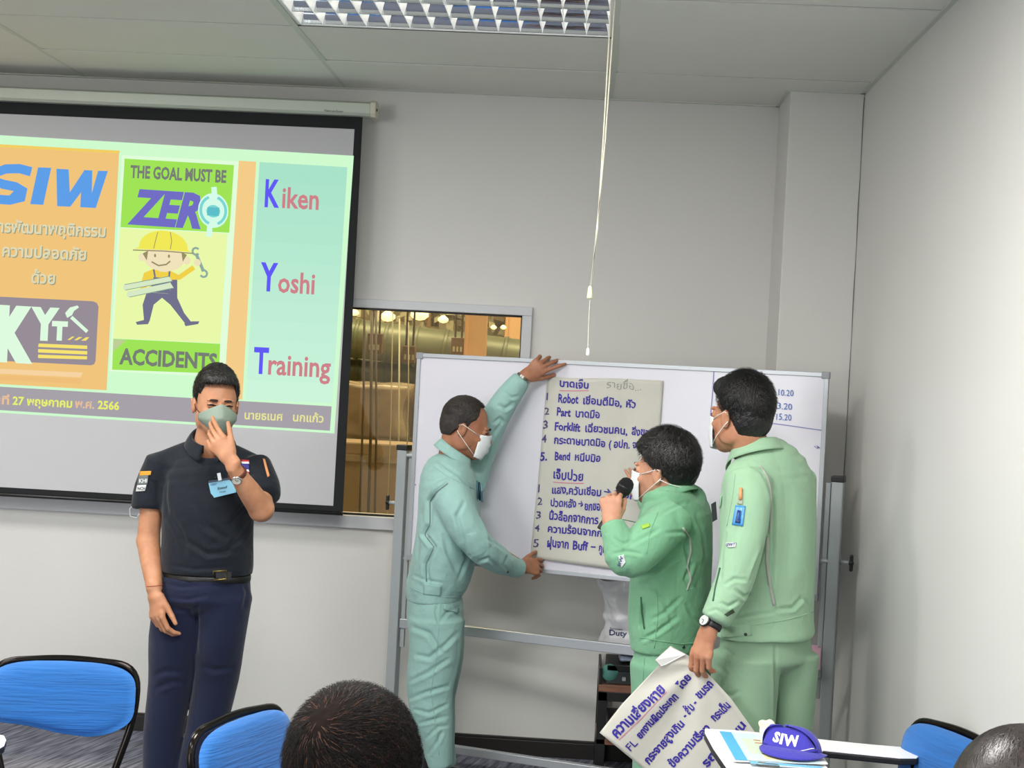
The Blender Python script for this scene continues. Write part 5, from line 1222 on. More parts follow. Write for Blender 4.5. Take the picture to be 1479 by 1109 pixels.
# ------------------------------------------------------------------ tall man in pale green uniform
YD = 5.1
D_ = thing('person', 'tall man in pale green uniform with his back turned holding a loose paper', 'person', None, tuple(np.append(P(1105, 1280, YD)[:2], 0)))
skD = skinmat('warm_brown_skin', (180, 122, 92), (196, 142, 112))
HD = Head(P(1070, 602, YD), (-.64, .77, .0), (0, 0, 1), 1.10)
ld = unit((-.78, -.62, 0)); fd_ = np.array((-.62, .78, 0))
v = Vol(); HD.skin(v)
v.cone(HD.T((0, -.03, -.05)), P(1092, 668, YD), (.058, .06), (.066, .064), ld, .02)
v.chain([(P(1108, 700, YD), .11, .07), (P(1108, 800, YD), .11, .08), (P(1105, 920, YD), .11, .08)], ld)
s1_, e1_, w1_ = P(1074, 705, YD - .13), P(1064, 826, YD - .2), P(1024, 908, YD - .25)
v.cone(s1_, e1_, .044, .04, ld); v.cone(e1_, w1_, .04, .027, ld)
hand(v, w1_, P(1008, 962, YD - .25) - w1_, (.62, .75, .0), True, ((16, 26, 22), (20, 32, 26), (22, 34, 28), (26, 36, 30)), 1, (.25, .9, .35), 14, 1.08)
s2_, e2_ = P(1152, 700, YD + .14), P(1150, 800, YD + .26)
v.cone(s2_, e2_, .044, .04, ld); w2_ = P(1110, 840, YD + .36); v.cone(e2_, w2_, .04, .027, ld); hand(v, w2_, (-.7, .4, -.2), (0, 0, -1), False, (20, 25, 28, 30))
for k in (-1, 1):
    a = P(1107, 945, YD) + ld * .09 * k; v.cone(a, (a[0], a[1], .5), .065, .055, ld); v.cone((a[0], a[1], .5), (a[0], a[1], .08), .055, .034, ld)
V, F = v.mesh(.004); fastmesh('body', V, F, skD, D_)
face(HD, D_, squint=.3)
HD.hair(mat('thick_black_hair', (18, 17, 18), .4, bump=.9, bscale=170, var=.3, vscale=80), D_, top=.022, side=.003, back=.0, hl=.066, burn=-.012, nape=-.070, fringe=.010, amp=.002, wave=95)
strands(HD, 7000, hairm, D_, (.1, -.45, .88), .024, .0008, 14, (0, -.018, .048), (.077, .098, .099), lift=.50, zmin=-.06, jit=.3, line=(.068, .064, .054, .034, .014, -.006, .012, -.005, -.052, -.062))
HD.mask(wm, D_, 0, strap=(-1, 1), sm=wstrap)
pale = cloth_mat('pale_green_cotton', (156, 193, 160), .85, wr=.5, wsc=12)
v = Vol()
v.chain([(P(1100, 656, YD), .09, .08), (P(1108, 678, YD), .165, .105), (P(1110, 715, YD), .192, .122), (P(1110, 780, YD), .192, .13), (P(1108, 850, YD), .19, .13), (P(1106, 895, YD), .19, .134), (P(1106, 915, YD), .194, .138)], ld, .025, .4)
v.chain([(P(1080, 695, YD - .12), .078, .08), (P(1078, 750, YD - .19), .068, .074), (P(1064, 826, YD - .22), .062, .068), (P(1050, 862, YD - .235), .058, .062), (P(1034, 893, YD - .25), .050, .050)], ld, .016, .3)
v.chain([(P(1148, 690, YD + .12), .072, .076), (P(1152, 750, YD + .2), .066, .068), (P(1150, 800, YD + .27), .06, .06), (P(1112, 838, YD + .35), .044, .044)], ld, .02, .3)
v.cone(P(1092, 655, YD), P(1084, 628, YD), .058, .066, ld, .008, 1, True)
V, F = v.mesh(.005, clips=[(P(1106, 918, YD), (0.02, 0, -1))]); N = vnormals(V, F); V = folds(V, N, .0065, 13, 51, (1, 1, .25)); N = vnormals(V, F)
V = creases(V, N, [([(1108, 690), (1118, 730), (1118, 790), (1116, 850), (1124, 876)], 2.6, .013), ([(1104, 790), (1094, 815), (1085, 840)], 3, .014), ([(1060, 850), (1075, 862), (1085, 858)], 2.6, .014), ([(1040, 870), (1052, 876), (1066, 868)], 2.4, .013),
    ([(1045, 845), (1060, 836), (1080, 838)], 2.6, .010), ([(1120, 880), (1145, 878), (1160, 862)], 3, .012), ([(1160, 862), (1172, 880), (1176, 900)], 2.6, .008), ([(1140, 700), (1142, 780), (1138, 850)], 8, .005),
    ([(1048, 768), (1042, 800), (1040, 840)], 2.6, .010), ([(1072, 700), (1068, 740), (1062, 790)], 3, .006), ([(1080, 668), (1100, 680), (1110, 700)], 3, .007), ([(1060, 895), (1090, 888), (1120, 884)], 2.6, .007), ([(1020, 885), (1034, 880), (1046, 888)], 2.2, .008)])
fastmesh('work_jacket', V, F, pale, D_, 'pale green work jacket'); CD = Cloth(V, F); CD.Yd = YD
RD = frame((-.64, .74, -.22), (-.14, .16, .97)); collar(HD, P(1092, 654, YD), .074, .076, .032, RD, pale, D_, gap=.3, flare=.026, drop=.046, tilt=-.014, pt=.03)
seam(CD, [(1098, 672), (1108, 688), (1113, 706), (1114, 740), (1112, 770)], 'back_piping', strip, D_, .0038, .0); seam(CD, [(1108, 775), (1107, 810), (1112, 845), (1118, 874)], 'back_piping', strip, D_, .0060, .0)
seam(CD, [(1062, 684), (1058, 720), (1050, 760)], 'seam', pale, D_, .0014); seam(CD, [(1045, 905), (1085, 903), (1130, 896), (1176, 884)], 'seam', pale, D_, .0014)
seam(CD, [(1040, 820), (1033, 850), (1030, 868)], 'pocket_opening', mat('dark_green_lining', (64, 100, 80), .9), D_, .0035, .0)
patch(CD, [(1063, 730), (1077, 731), (1073, 760), (1058, 758)], 'arm_badge', mat('bright_blue_badge', (70, 150, 214), .35, coat=.4), D_, .003, label='blue arm badge with dark oval')
ov = [(1065, 737), (1072, 738), (1070, 756), (1062, 755)]; patch(CD, ov, 'badge_window', mat('dark_blue_window', (24, 60, 120), .2), D_, .005)
patch(CD, [(1066, 741), (1070, 742), (1069, 751), (1065, 750)], 'badge_window', mat('mid_blue_window', (56, 120, 190), .2), D_, .0065)
patch(CD, [(1066, 713), (1074, 714), (1073, 729), (1065, 728)], 'pen_pocket', mat('grey_beige_pocket', (158, 168, 148), .6), D_, .003)
p0 = CD.at(1070, 722, .006); p1 = CD.at(1071, 706, .010); MB().tube([p0, p1], .006, 10).build('pen', mat('orange_pen_cap', (232, 162, 110), .4), D_, smooth=True, label='orange pen cap in arm pocket')
patch(CD, [(1048, 784), (1064, 783), (1063, 790), (1052, 791)], 'sleeve_label', mat('white_sleeve_label', (206, 212, 210), .7), D_, .003); word(CD, 'SIWT', (1050, 789), (1062, 788), 4.5, ink2, D_, .0045, up=(.2, -1))
for x, y in ((1037, 904), (1077, 916)): disc(CD, x, y, .006, 'snap_button', mat('dark_snap', (36, 56, 46), .3), D_)
patch(CD, [(1042, 903), (1084, 902), (1086, 918), (1042, 922)], 'waist_tab', pale, D_, .002, th=.002)
seam(CD, [(1010, 905), (1028, 902), (1044, 908)], 'cuff_seam', pale, D_, .0016)
patch(CD, [(1046, 887), (1058, 879), (1061, 884), (1050, 890)], 'cuff_slit', mat('slit_interior_shade', (70, 84, 64), .9), D_, .0015)  # dark colour painted for the shade inside the open cuff
MB().prism([P(x_, y_, YD - .02) for x_, y_ in ((1027, 728), (1034, 724), (1036, 750), (1029, 754))], (0, .003, 0)).build('name_card', mat('dark_card_holder2', (40, 48, 48), .4), D_, label='dark card holder on his chest')
# breast pocket flap and edge of the open front
patch(CD, [(1030, 722), (1044, 716), (1042, 732), (1030, 740)], 'pocket_flap', pale, D_, .004, th=.003)
palep = cloth_mat('grey_green_trouser_cotton', (138, 170, 142), .85, wr=.4, wsc=10)
v = Vol(); v.chain([(P(1106, 910, YD), .172, .12), (P(1106, 950, YD), .182, .13)], ld, .02, .3)
for k, off_ in ((-1, 0), (1, 0)):
    a = P(1106, 945, YD) + ld * .092 * k; v.chain([(a, .104, .125), ((a[0], a[1], .62), .1, .118), ((a[0], a[1], .4), .092, .1), ((a[0], a[1], .10), .088, .092)], ld, .008, .2)
V, F = v.mesh(.006, clips=[(P(1106, 908, YD), (0, 0, 1))]); N = vnormals(V, F); V = folds(V, N, .004, 9, 55); N = vnormals(V, F)
V = creases(V, N, [([(1120, 930), (1121, 1000), (1119, 1109)], 2.6, .012), ([(1045, 935), (1056, 945), (1052, 965)], 3, .012), ([(1036, 960), (1050, 975), (1044, 995)], 3, .010), ([(1042, 1000), (1056, 1005), (1068, 998)], 2.6, .008)])
fastmesh('trousers', V, F, palep, D_, 'grey green work trousers')
q = P(1106, 945, YD); shoes([((q + ld * .092 * k)[:2], (-.66, .75, 0)) for k in (-1, 1)], D_)
wc = w1_ + (e1_ - w1_) * .07
watch(wc, w1_ - e1_, .036, (-.75, -.65, .0), D_, mat('black_resin_strap', (24, 24, 26), .4), mat('dark_watch_case', (50, 52, 54), .3, metal=.6), mat('pale_grey_dial', (186, 190, 188), .25), .021, .9, w=.010)
# loose sheet hanging from his hand
hs = thing('paper_sheet', 'loose handwritten paper sheet drooping from the hand of the tall man', 'paper', None, tuple(P(980, 1060, 4.86)))
Lc = np.array([(968, 933), (946, 953), (951, 961), (898, 1017), (866, 1058), (928, 1109), (1040, 1205)], float)
Rc = np.array([(969, 933), (993, 946), (1012, 962), (1034, 985), (1056, 1009), (1091, 1058), (1190, 1195)], float)
def chain_at(C, t):
    x = t * (len(C) - 1); i = min(int(x), len(C) - 2); return C[i] * (1 - (x - i)) + C[i + 1] * (x - i)
def Ysh(x, y):
    d = math.hypot(x - 1006, y - 962); a = math.atan2(y - 962, x - 1006)
    return YD - .215 + .0 * d + .010 * math.sin(a * 7 + .5) * min(1, d / 60) - .018 * math.sin(d / 70.) + .012 * math.exp(-((x - 960) ** 2 + (y - 945) ** 2) / 300.) - .03 * max(0, (y - 1050) / 150)
def onh(ex): return lambda x, y: P(x, y, Ysh(x, y) - ex)
def gf(u, v_):
    a, c = chain_at(Lc, v_), chain_at(Rc, v_); q = a * (1 - u) + c * u; return P(q[0], q[1], Ysh(q[0], q[1]))
MB().grid(gf, 30, 43).build('sheet', paper, hs, smooth=True, solid=.0008)
fl = [(947, 953), (968, 934), (990, 945), (962, 960), (955, 962)]
MB().prism([P(x, y, Ysh(x, y) - .006) for x, y in fl], (0, .001, 0)).build('folded_corner', mat('white_paper', (232, 232, 228), .7), hs)
def hw2(t_, a, c, h, bold=.04):
    q = MB(); text_px(q, t_, a, c, h, onh(.0025), bold=bold, wob=.05, up=(-.74, -.68)); q.build('handwriting', ink, hs)
for t_, a, c, h in (('ความเสี่ยงหาย', (891, 1066), (962, 997), 15), ('ยกงานผิดประเภท', (925, 1067), (980, 1007), 11), ('โดย', (984, 996), (999, 979), 11),
                    ('กระจายสูงเกิน', (937, 1104), (989, 1046), 12), ('- ล้ม -', (991, 1038), (1008, 1016), 12), ('ชนรถ', (1011, 1010), (1031, 989), 12), ('ข้อความเรื่อง', (972, 1109), (1027, 1052), 12), ('กระเด็น', (1033, 1042), (1056, 1020), 12),
                    ('ชน', (1064, 1064), (1078, 1048), 12), ('รถ', (1021, 1109), (1035, 1092), 12)): hw2(t_, a, c, h)
q = MB(); text_px(q, 'FL', (911, 1085), (922, 1074), 12, onh(.0025), bold=.005, up=(-.74, -.68)); q.build('handwriting', ink, hs)
q = MB(); q.add([onh(.0025)(*w_) for w_ in stroke([(894, 1068), (928, 1036), (963, 999)], 1.1)], [tuple(range(6))]); q.build('underline', redl, hs)
# ------------------------------------------------------------------ chairs
bluef = mat('bright_blue_mesh_fabric', (24, 98, 170), .8, bump=.9, bscale=26, var=.10, vscale=10, stretch=(.35, 1, 6), sheen=.2)
chrome = mat('black_chrome_tube', (40, 36, 34), .18, metal=.85)
def pad_mesh(w, h, t, wave=.0):
    """cushion with rounded outline and a wavy lower edge, centred, facing -Y"""
    def outline(a):
        c, s_ = math.cos(a), math.sin(a); n = 4.2
        x = w / 2 * abs(c) ** (2 / n) * (1 if c > 0 else -1); z = h / 2 * abs(s_) ** (2 / n) * (1 if s_ > 0 else -1)
        if s_ < 0: z += wave * (abs(x) / (w / 2)) ** 2 * .0 - wave * math.sin(x / (w / 2) * math.pi + .4) * (-s_) * .5 + wave * .3
        if s_ > 0: z += .012 * (1 - (x / (w / 2)) ** 2)
        return x, z
    nr, na = 9, 48; vs = []; fs = []
    for i in range(nr + 1):
        r = i / nr; th = t / 2 * (1 - r ** 5) ** .5
        for k in range(na):
            x, z = outline(2 * math.pi * k / na); vs.append((x * r, -th - .012 * 0, z * r))
    n1 = len(vs)
    for i in range(nr + 1):
        r = i / nr; th = t / 2 * (1 - r ** 5) ** .5
        for k in range(na):
            x, z = outline(2 * math.pi * k / na); vs.append((x * r, th, z * r))
    for b0, flip in ((0, False), (n1, True)):
        for i in range(nr):
            for k in range(na):
                f = (b0 + i * na + k, b0 + i * na + (k + 1) % na, b0 + (i + 1) * na + (k + 1) % na, b0 + (i + 1) * na + k); fs.append(f[::-1] if flip else f)
    for k in range(na):
        f = (nr * na + k, nr * na + (k + 1) % na, n1 + nr * na + (k + 1) % na, n1 + nr * na + k); fs.append(f)
    return vs, fs
def arc3(ps, r, n=6):
    """polyline with rounded corners"""
    ps = [np.array(p, float) for p in ps]; out = [ps[0]]
    for i in range(1, len(ps) - 1):
        a, b, c = ps[i - 1], ps[i], ps[i + 1]; rr = min(r, np.linalg.norm(a - b) / 2, np.linalg.norm(c - b) / 2)
        p, q = b + unit(a - b) * rr, b + unit(c - b) * rr
        for k in range(n + 1): t = k / n; out.append(p * (1 - t) ** 2 + b * 2 * t * (1 - t) + q * t * t)
    return out + [ps[-1]]
def chair(x, y, yaw, label, tablet=None, group='blue tablet-arm chairs', top=.84):
    """local: faces -Y, origin on the floor under the seat centre; back at +Y"""
    c = thing('chair', label, 'chair', group, (x, y, 0)); c.rotation_euler = (0, 0, yaw)
    def part(mb, name, m, **k):
        o = mb.build(name, m, c, **k); o.matrix_parent_inverse = Matrix(); return o
    bw, bh = .425, .20; zc = top - .012 - bh / 2
    vs, fs = pad_mesh(bw, bh, .05, .03); R_ = Matrix.Rotation(math.radians(-9), 3, 'X')
    vs = [tuple(R_ @ Vector(p) + Vector((0, .205, zc))) for p in vs]; part(MB().add(vs, fs), 'backrest', bluef, smooth=True)
    vs, fs = pad_mesh(.42, .40, .055, 0); R2 = Matrix.Rotation(math.radians(90), 3, 'X')
    vs = [tuple(R2 @ Vector(p) + Vector((0, -.01, .45))) for p in vs]; part(MB().add(vs, fs), 'seat', bluef, smooth=True)
    hw_ = bw / 2 - .002
    fr = arc3([(-.20, -.21, .012), (-.20, -.17, .40), (-.14, .08, .415), (-.15, .19, .46), (-hw_, .226, .66), (-hw_, .244, top - .014), (0, .25, top + .002), (hw_, .244, top - .014), (hw_, .226, .66), (.15, .19, .46), (.14, .08, .415), (.20, -.17, .40), (.20, -.21, .012)], .07, 7)
    part(MB().tube(fr, .0115, 10), 'frame', chrome, smooth=True)
    for s_ in (-1, 1):
        part(MB().tube(arc3([(s_ * .2, -.10, .405), (s_ * .2, .14, .2), (s_ * .2, .24, .012)], .05), .011, 10), 'leg', chrome, smooth=True)
        for yy in (-.21, .24): part(MB().lathe([(.012, 0), (.015, .002), (.015, .02), (.012, .024)], (s_ * .2, yy, .0), n=12), 'foot_cap', M['black'], smooth=True)
    part(MB().tube([(-.2, .17, .165), (.2, .17, .165)], .009, 8), 'stretcher', chrome, smooth=True)
    part(MB().box((-.14, -.12, .405), (.14, .1, .424)), 'seat_plate', M['black'], bevel=.004)
    if tablet:
        Z, pts, sup = tablet       # outline in world coordinates
        iv = Matrix.Rotation(-yaw, 3, 'Z')
        loc = lambda p: tuple(iv @ (Vector(p) - Vector((x, y, 0))))
        o1 = part(MB().prism([loc((a, b_, Z)) for a, b_ in pts], (0, 0, -.004)), 'tablet_top', mat('white_laminate', (238, 238, 240), .35), bevel=.0015)
        cen = np.mean(np.array(pts), 0)
        o2 = part(MB().prism([loc((cen[0] + (a - cen[0]) * 1.006, cen[1] + (b_ - cen[1]) * 1.01, Z - .004)) for a, b_ in pts], (0, 0, -.018)), 'tablet_edge', M['black'], bevel=.004)
        part(MB().tube([loc(p) for p in arc3(sup, .06)], .012, 10), 'tablet_support', chrome, smooth=True)
    return c
def at_back(px, py, Y, yaw, top=.84):
    """origin so that the middle of the top of the backrest stands at this pixel"""
    p = P(px, py, Y); d = Matrix.Rotation(yaw, 3, 'Z') @ Vector((0, .24, 0)); return p[0] - d.x, p[1] - d.y
def hz(x, y, Z): q = hit(x, y, (0, 0, Z), (0, 0, 1)); return (q[0], q[1])
# left chair, faces the camera
x, y = at_back(95, 955, 4.33, math.radians(8))
ZT = .72
tb = [hz(px, py, .66) for px, py in ((-160, 1046), (-10, 1059), (6, 1062), (9, 1068), (6, 1076), (-4, 1082), (-160, 1105))]
cx_ = chair(x, y, math.radians(8), 'blue padded chair at the far left, nearest the screen, facing the room', (.66, tb, [(tb[1][0] - .05, tb[1][1] - .02, .645), (tb[1][0] - .02, tb[1][1], .45), (x - .2, y + .02, .41)]), top=.820)
x, y = at_back(347, 1013, 3.82, math.radians(69)); chair(x, y, math.radians(69), 'blue padded chair turned sideways in front of the man in black', top=.812)
# right chair with the long writing tablet
px3 = [(1018, 1052), (1060, 1054), (1120, 1060), (1200, 1069), (1260, 1075), (1310, 1079), (1326, 1083), (1331, 1089), (1324, 1094), (1300, 1094), (1240, 1088), (1190, 1083), (1180, 1090), (1196, 1109), (1204, 1122), (1190, 1130), (1120, 1128), (1062, 1118), (1050, 1109), (1030, 1080), (1018, 1058)]
tb3 = [hz(a, b_, ZT) for a, b_ in px3]
x, y = at_back(1386, 1041, 4.15, math.radians(-66)); e_ = tb3[7]
c3 = chair(x, y, math.radians(-66), 'blue padded chair on the right with a long white writing tablet', (ZT, tb3, [(e_[0] - .02, e_[1] - .01, ZT - .022), (e_[0] - .01, e_[1] - .01, .5), (x + .05, y + .17, .41)]), top=.812)
# booklet, pen and cap on the tablet
bk = thing('booklet', 'stack of printed handout sheets on the white writing tablet', 'booklet', None, (*hz(1110, 1090, ZT), ZT))
def zq(pts, Z): return [np.array((*hz(a, b_, Z), Z)) for a, b_ in pts]
for k in range(3):
    zz = ZT + .0008 + k * .0022; j = k * 1.5
    MB().prism(zq([(1037 - j, 1055 - k * .4), (1172, 1068 + k), (1196 - j, 1104), (1062 - j, 1098 + k)], zz), (0, 0, .0018)).build('page', mat('white_page', (236, 238, 240), .5), bk)
zz = ZT + .0082
MB().prism(zq([(1039, 1056), (1056, 1057.5), (1080, 1098), (1062, 1097)], zz), (0, 0, .0008)).build('cover_stripe', mat('cyan_cover_stripe', (88, 178, 222), .4), bk)
MB().prism(zq([(1056, 1057.5), (1160, 1066), (1188, 1104), (1080, 1098)], zz), (0, 0, .0008)).build('cover', mat('pale_blue_cover', (206, 230, 238), .4), bk)
MB().prism(zq([(1070, 1066), (1100, 1068), (1114, 1090), (1084, 1088)], zz + .001), (0, 0, .0004)).build('cover_picture', mat('pale_green_print', (206, 226, 196), .5), bk)
MB().prism(zq([(1100, 1088), (1140, 1092), (1146, 1100), (1106, 1096)], zz + .001), (0, 0, .0004)).build('cover_picture', mat('pale_yellow_print', (232, 226, 170), .5), bk)
MB().prism(zq([(1082, 1099), (1186, 1107), (1190, 1110), (1084, 1102.5)], zz + .0005), (0, 0, .0006)).build('cover_stripe', mat('cyan_cover_stripe2', (120, 190, 226), .4), bk)
for q_, w_ in (((1090, 1072), 14), ((1096, 1077), 12), ((1088, 1068), 10)):
    MB().prism(zq([(q_[0], q_[1]), (q_[0] + w_, q_[1] + 1), (q_[0] + w_ + .5, q_[1] + 2.2), (q_[0] + .5, q_[1] + 1.2)], zz + .0016), (0, 0, .0003)).build('print_line', mat('red_print', (190, 110, 100), .5), bk)
pen = thing('pen', 'grey metal pen lying at the front edge of the handout sheets', 'pen')
a, c = zq([(1092, 1103), (1126, 1106)], ZT + .006); MB().tube([a, a * .9 + c * .1, c * .9 + a * .1, c], [.0025, .005, .005, .003], 12).build('barrel', mat('grey_metal_pen', (120, 118, 112), .3, metal=.7), pen, smooth=True)
MB().bar(a + (0.005, 0, .006), a * .6 + c * .4 + (0, 0, .006), .002, .0015).build('pen_clip', M['alu'], pen)
# cap: crown slumped on its back with the visor towards the camera
capm = mat('royal_blue_cap_cotton', (58, 52, 168), .85, bump=.5, bscale=60, var=.06, sheen=.2)
cp = thing('cap', 'blue cap lying on the handout sheets with its peak to the front', 'cap', None, (*hz(1150, 1085, ZT), ZT))
cc = np.array((*hz(1152, 1084, ZT + .01), ZT + .011)); ux = np.array((.90, -.43, 0)); uy = np.array((.43, .90, 0)); uz = np.array((0, 0, 1.))
def capf(u, v_):
    a = math.pi * (-.08 + 1.16 * u); r = .082 * math.cos(v_ * math.pi / 2 * .97) ** .75; z = .062 * math.sin(v_ * math.pi / 2) ** .9
    dent = -.022 * math.exp(-((u - .30) ** 2) / .02) * v_ + .010 * math.sin(u * 17) * v_ * (1 - v_)
    return cc + ux * (-math.cos(a) * r * 1.0 - .012 - .022 * v_) + uy * (math.sin(a) * r * .8 - .012) + uz * (z + dent + .004)
MB().grid(capf, 40, 16).build('crown', capm, cp, smooth=True, solid=.0016)
def frontf(u, v_):
    a = math.pi * (u); x = -math.cos(a) * .080; z = .058 * (1 - .25 * abs(2 * u - 1) ** 2) * v_
    return cc + ux * (x * (1 - .35 * v_) - .014 - .018 * v_) + uy * (-.036 * math.sin(a) * (1 - v_) - .02 + .012 * v_) + uz * (z + .006 + .004 * math.sin(u * 9))
fo = MB().grid(frontf, 30, 10).build('front_panel', capm, cp, smooth=True, solid=.0016)
def visf(u, v_):
    a = math.pi * u; x = -math.cos(a); r = 1 + .0 * v_; y_ = -.036 * math.sin(a) - .02 - .078 * v_ * math.sin(a) ** .8
    return cc + ux * (x * (.078 + .014 * v_) - .008 + .006 * v_) + uy * y_ + uz * (.007 + .024 * v_ * math.sin(a) * (1 - v_) * 1.2 - .002 * v_ + .012 * (1 - x * x) * (1 - v_) * .5)
vo = MB().grid(visf, 36, 12).build('visor', capm, cp, smooth=True, solid=.003)
for k in range(5):
    MB().tube([np.array(visf(u, .12 + .17 * k)) + uz * .0018 for u in np.linspace(.06, .94, 26)], .0006, 4).build('stitching', mat('blue_thread', (80, 76, 190), .7), vo)
MB().tube([np.array(frontf(u, .02)) + uz * .002 - uy * .001 for u in np.linspace(.02, .98, 30)], .0022, 6).build('visor_seam', mat('dark_blue_seam', (44, 40, 140), .8), cp, smooth=True)
tv, tf = text_mesh('SIW', .05, .15, 1.1); x0, x1 = tv[:, 0].min(), tv[:, 0].max()
q = MB(); q.add([np.array(frontf(.30 + .40 * (p[0] - x0) / (x1 - x0), .30 + .42 * p[1] / .73)) - uy * .0022 + uz * .0008 for p in tv], tf); q.build('lettering', mat('white_embroidery', (232, 232, 236), .6), fo)
MB().tube([np.array(frontf(u, .16 + .05 * math.sin(u * 8))) - uy * .0024 for u in np.linspace(.5, .92, 16)], .0014, 6).build('embroidered_swoosh', mat('white_embroidery2', (232, 232, 236), .6), fo)
MB().lathe([(.006, 0), (.005, .003), (.001, .005)], np.array(capf(.5, 1.0)), uz, 12).build('top_button', capm, cp, smooth=True)
nc = thing('crumpled_napkin', 'crumpled pale yellow tissue behind the blue cap', 'tissue')
c0 = np.array((*hz(1108, 1064, ZT), ZT + .028)); vv = Vol(); vv.ell(c0, (.022, .018, .02)); V, F = vv.mesh(.003); N = vnormals(V, F); V = folds(V, N, .014, 120, 3, (1, 1, 1)); fastmesh('tissue', V, F, mat('pale_yellow_tissue', (226, 228, 196), .9), nc)

# ------------------------------------------------------------------ low shelf with equipment and a bag behind the whiteboard
YT = 6.38
def X_(px, py, Y=YT): return P(px, py, Y)[0]
def Z_(px, py, Y=YT): return P(px, py, Y)[2]
st = thing('side_table', 'low black side table with a reddish wooden top standing behind the men', 'table', None, (X_(930, 1000), YT + .15, 0))
xa, xb = X_(864, 1000), X_(864, 1000) + .46; zt2 = Z_(890, 990)
blkm = mat('black_steel_frame', (24, 24, 26), .4); wood = mat('reddish_brown_laminate', (112, 74, 56), .5, rgb2=(134, 92, 70), vscale=8, stretch=(1, 8, 8))
MB().box((xa, YT, zt2 - .03), (xb, YT + .33, zt2)).build('table_top', wood, st, bevel=.003)
MB().box((xa, YT, .16), (xb, YT + .33, .185)).build('shelf', wood, st, bevel=.003)
for lx in (xa, xb - .04):
    for ly in (YT, YT + .29): MB().box((lx, ly, 0), (lx + .04, ly + .04, zt2 - .03)).build('leg', blkm, st, bevel=.002)
for ly in (YT, YT + .29): MB().box((xa, ly, zt2 - .07), (xb, ly + .02, zt2 - .03)).build('rail', blkm, st, bevel=.002)
MB().box((xa - .0, YT, zt2), (xa + .012, YT + .33, zt2 + .07)).build('side_upright', blkm, st, bevel=.002)
eq = thing('equipment_box', 'dark electronics box on the side table under the white bag', 'box')
zo = zt2 + .001; MB().box((xa + .03, YT + .02, zo), (xa + .30, YT + .26, zo + .055)).build('housing', mat('dark_grey_plastic', (52, 56, 58), .4), eq, bevel=.005)
MB().box((xa + .03, YT + .015, zo + .055), (xa + .32, YT + .26, zo + .085)).build('lid', M['black'], eq, bevel=.004)
MB().lathe([(.02, 0), (.032, .004), (.036, .02), (.036, .035)], (xa + .045, YT + .05, zo + .05), (0, -1, 0), 18).build('teal_roll', mat('teal_green_roll', (96, 160, 150), .5), eq, smooth=True)
MB().box((xa + .10, YT + .012, zo + .018), (xa + .115, YT + .02, zo + .034)).build('socket', M['alu'], eq)
bx = thing('folded_cloth', 'grey blue folded packet lying on the dark electronics box', 'packet')
vv = Vol(); vv.cone((xa + .09, YT + .12, zo + .104), (xa + .29, YT + .12, zo + .104), (.09, .017), (.09, .017), (0, 1, 0), .01, .3); V, F = vv.mesh(.005); N = vnormals(V, F); V = folds(V, N, .006, 40, 12); fastmesh('packet', V, F, mat('grey_blue_plastic', (146, 154, 176), .4), bx)
bg = thing('plastic_bag', 'crumpled white plastic shopping bag with dark blue print on the side table', 'bag', None, (xa + .17, YT + .13, zo + .13))
def bagf(u, v_):
    a = 2 * math.pi * u; z = zo + .125 + v_ * .30; wx = .165 * (1 - .10 * v_) + .012 * math.sin(v_ * 8); wy = .075 * (1 - .75 * v_)
    cx = xa + .165 - .02 * v_ + (.02 * math.sin(v_ * 5)); n_ = noise.noise(Vector((math.cos(a) * 1.8, math.sin(a) * 1.8, v_ * 5))) * .022 + noise.noise(Vector((math.cos(a) * 6, math.sin(a) * 6, v_ * 14))) * .008
    zt_ = z + (.05 * max(0, -math.cos(a)) ** 3 - .05 * max(0, math.cos(a)) * .6 + .02 * math.sin(a * 3)) * v_ ** 3
    return (cx + (wx + n_) * math.cos(a), YT + .12 + (wy + n_) * math.sin(a) - .0, zt_)
b = MB().grid(bagf, 72, 40); bag = b.build('bag_body', mat('white_plastic_film', (206, 206, 210), .35, bump=.9, bscale=18, trans=0), bg, smooth=True, solid=.0008)
MB().grid(lambda u, v_: tuple(np.array(bagf(u, 0)) * (1 - v_) + np.array((xa + .155, YT + .12, zo + .126)) * v_), 40, 4).build('bag_bottom', bag.data.materials[0], bg, smooth=True)
vb = np.array([q_.co[:] for q_ in bag.data.vertices]); fb = np.array([tuple(p.vertices) for p in bag.data.polygons]); CBg = Cloth(vb, fb); CBg.Yd = YT
dkb = mat('dark_blue_bag_print', (44, 58, 96), .5)
word(CBg, 'Duty Free', (880, 917), (932, 921), 8, dkb, bg, .002, .03, name='lettering'); word(CBg, 'Samnan', (881, 909), (899, 910), 3.4, dkb, bg, .002, .01, name='lettering')
lb = thing('equipment_box', 'black case with a brown strip on the lowest shelf of the side table', 'box')
MB().box((xa + .045, YT - .02, .186), (xa + .36, YT + .28, .26)).build('housing', M['black'], lb, bevel=.006)
MB().box((xa + .12, YT - .024, .262), (xa + .36, YT + .1, .275)).build('strip', mat('brown_strip', (150, 104, 84), .5), lb, bevel=.002)

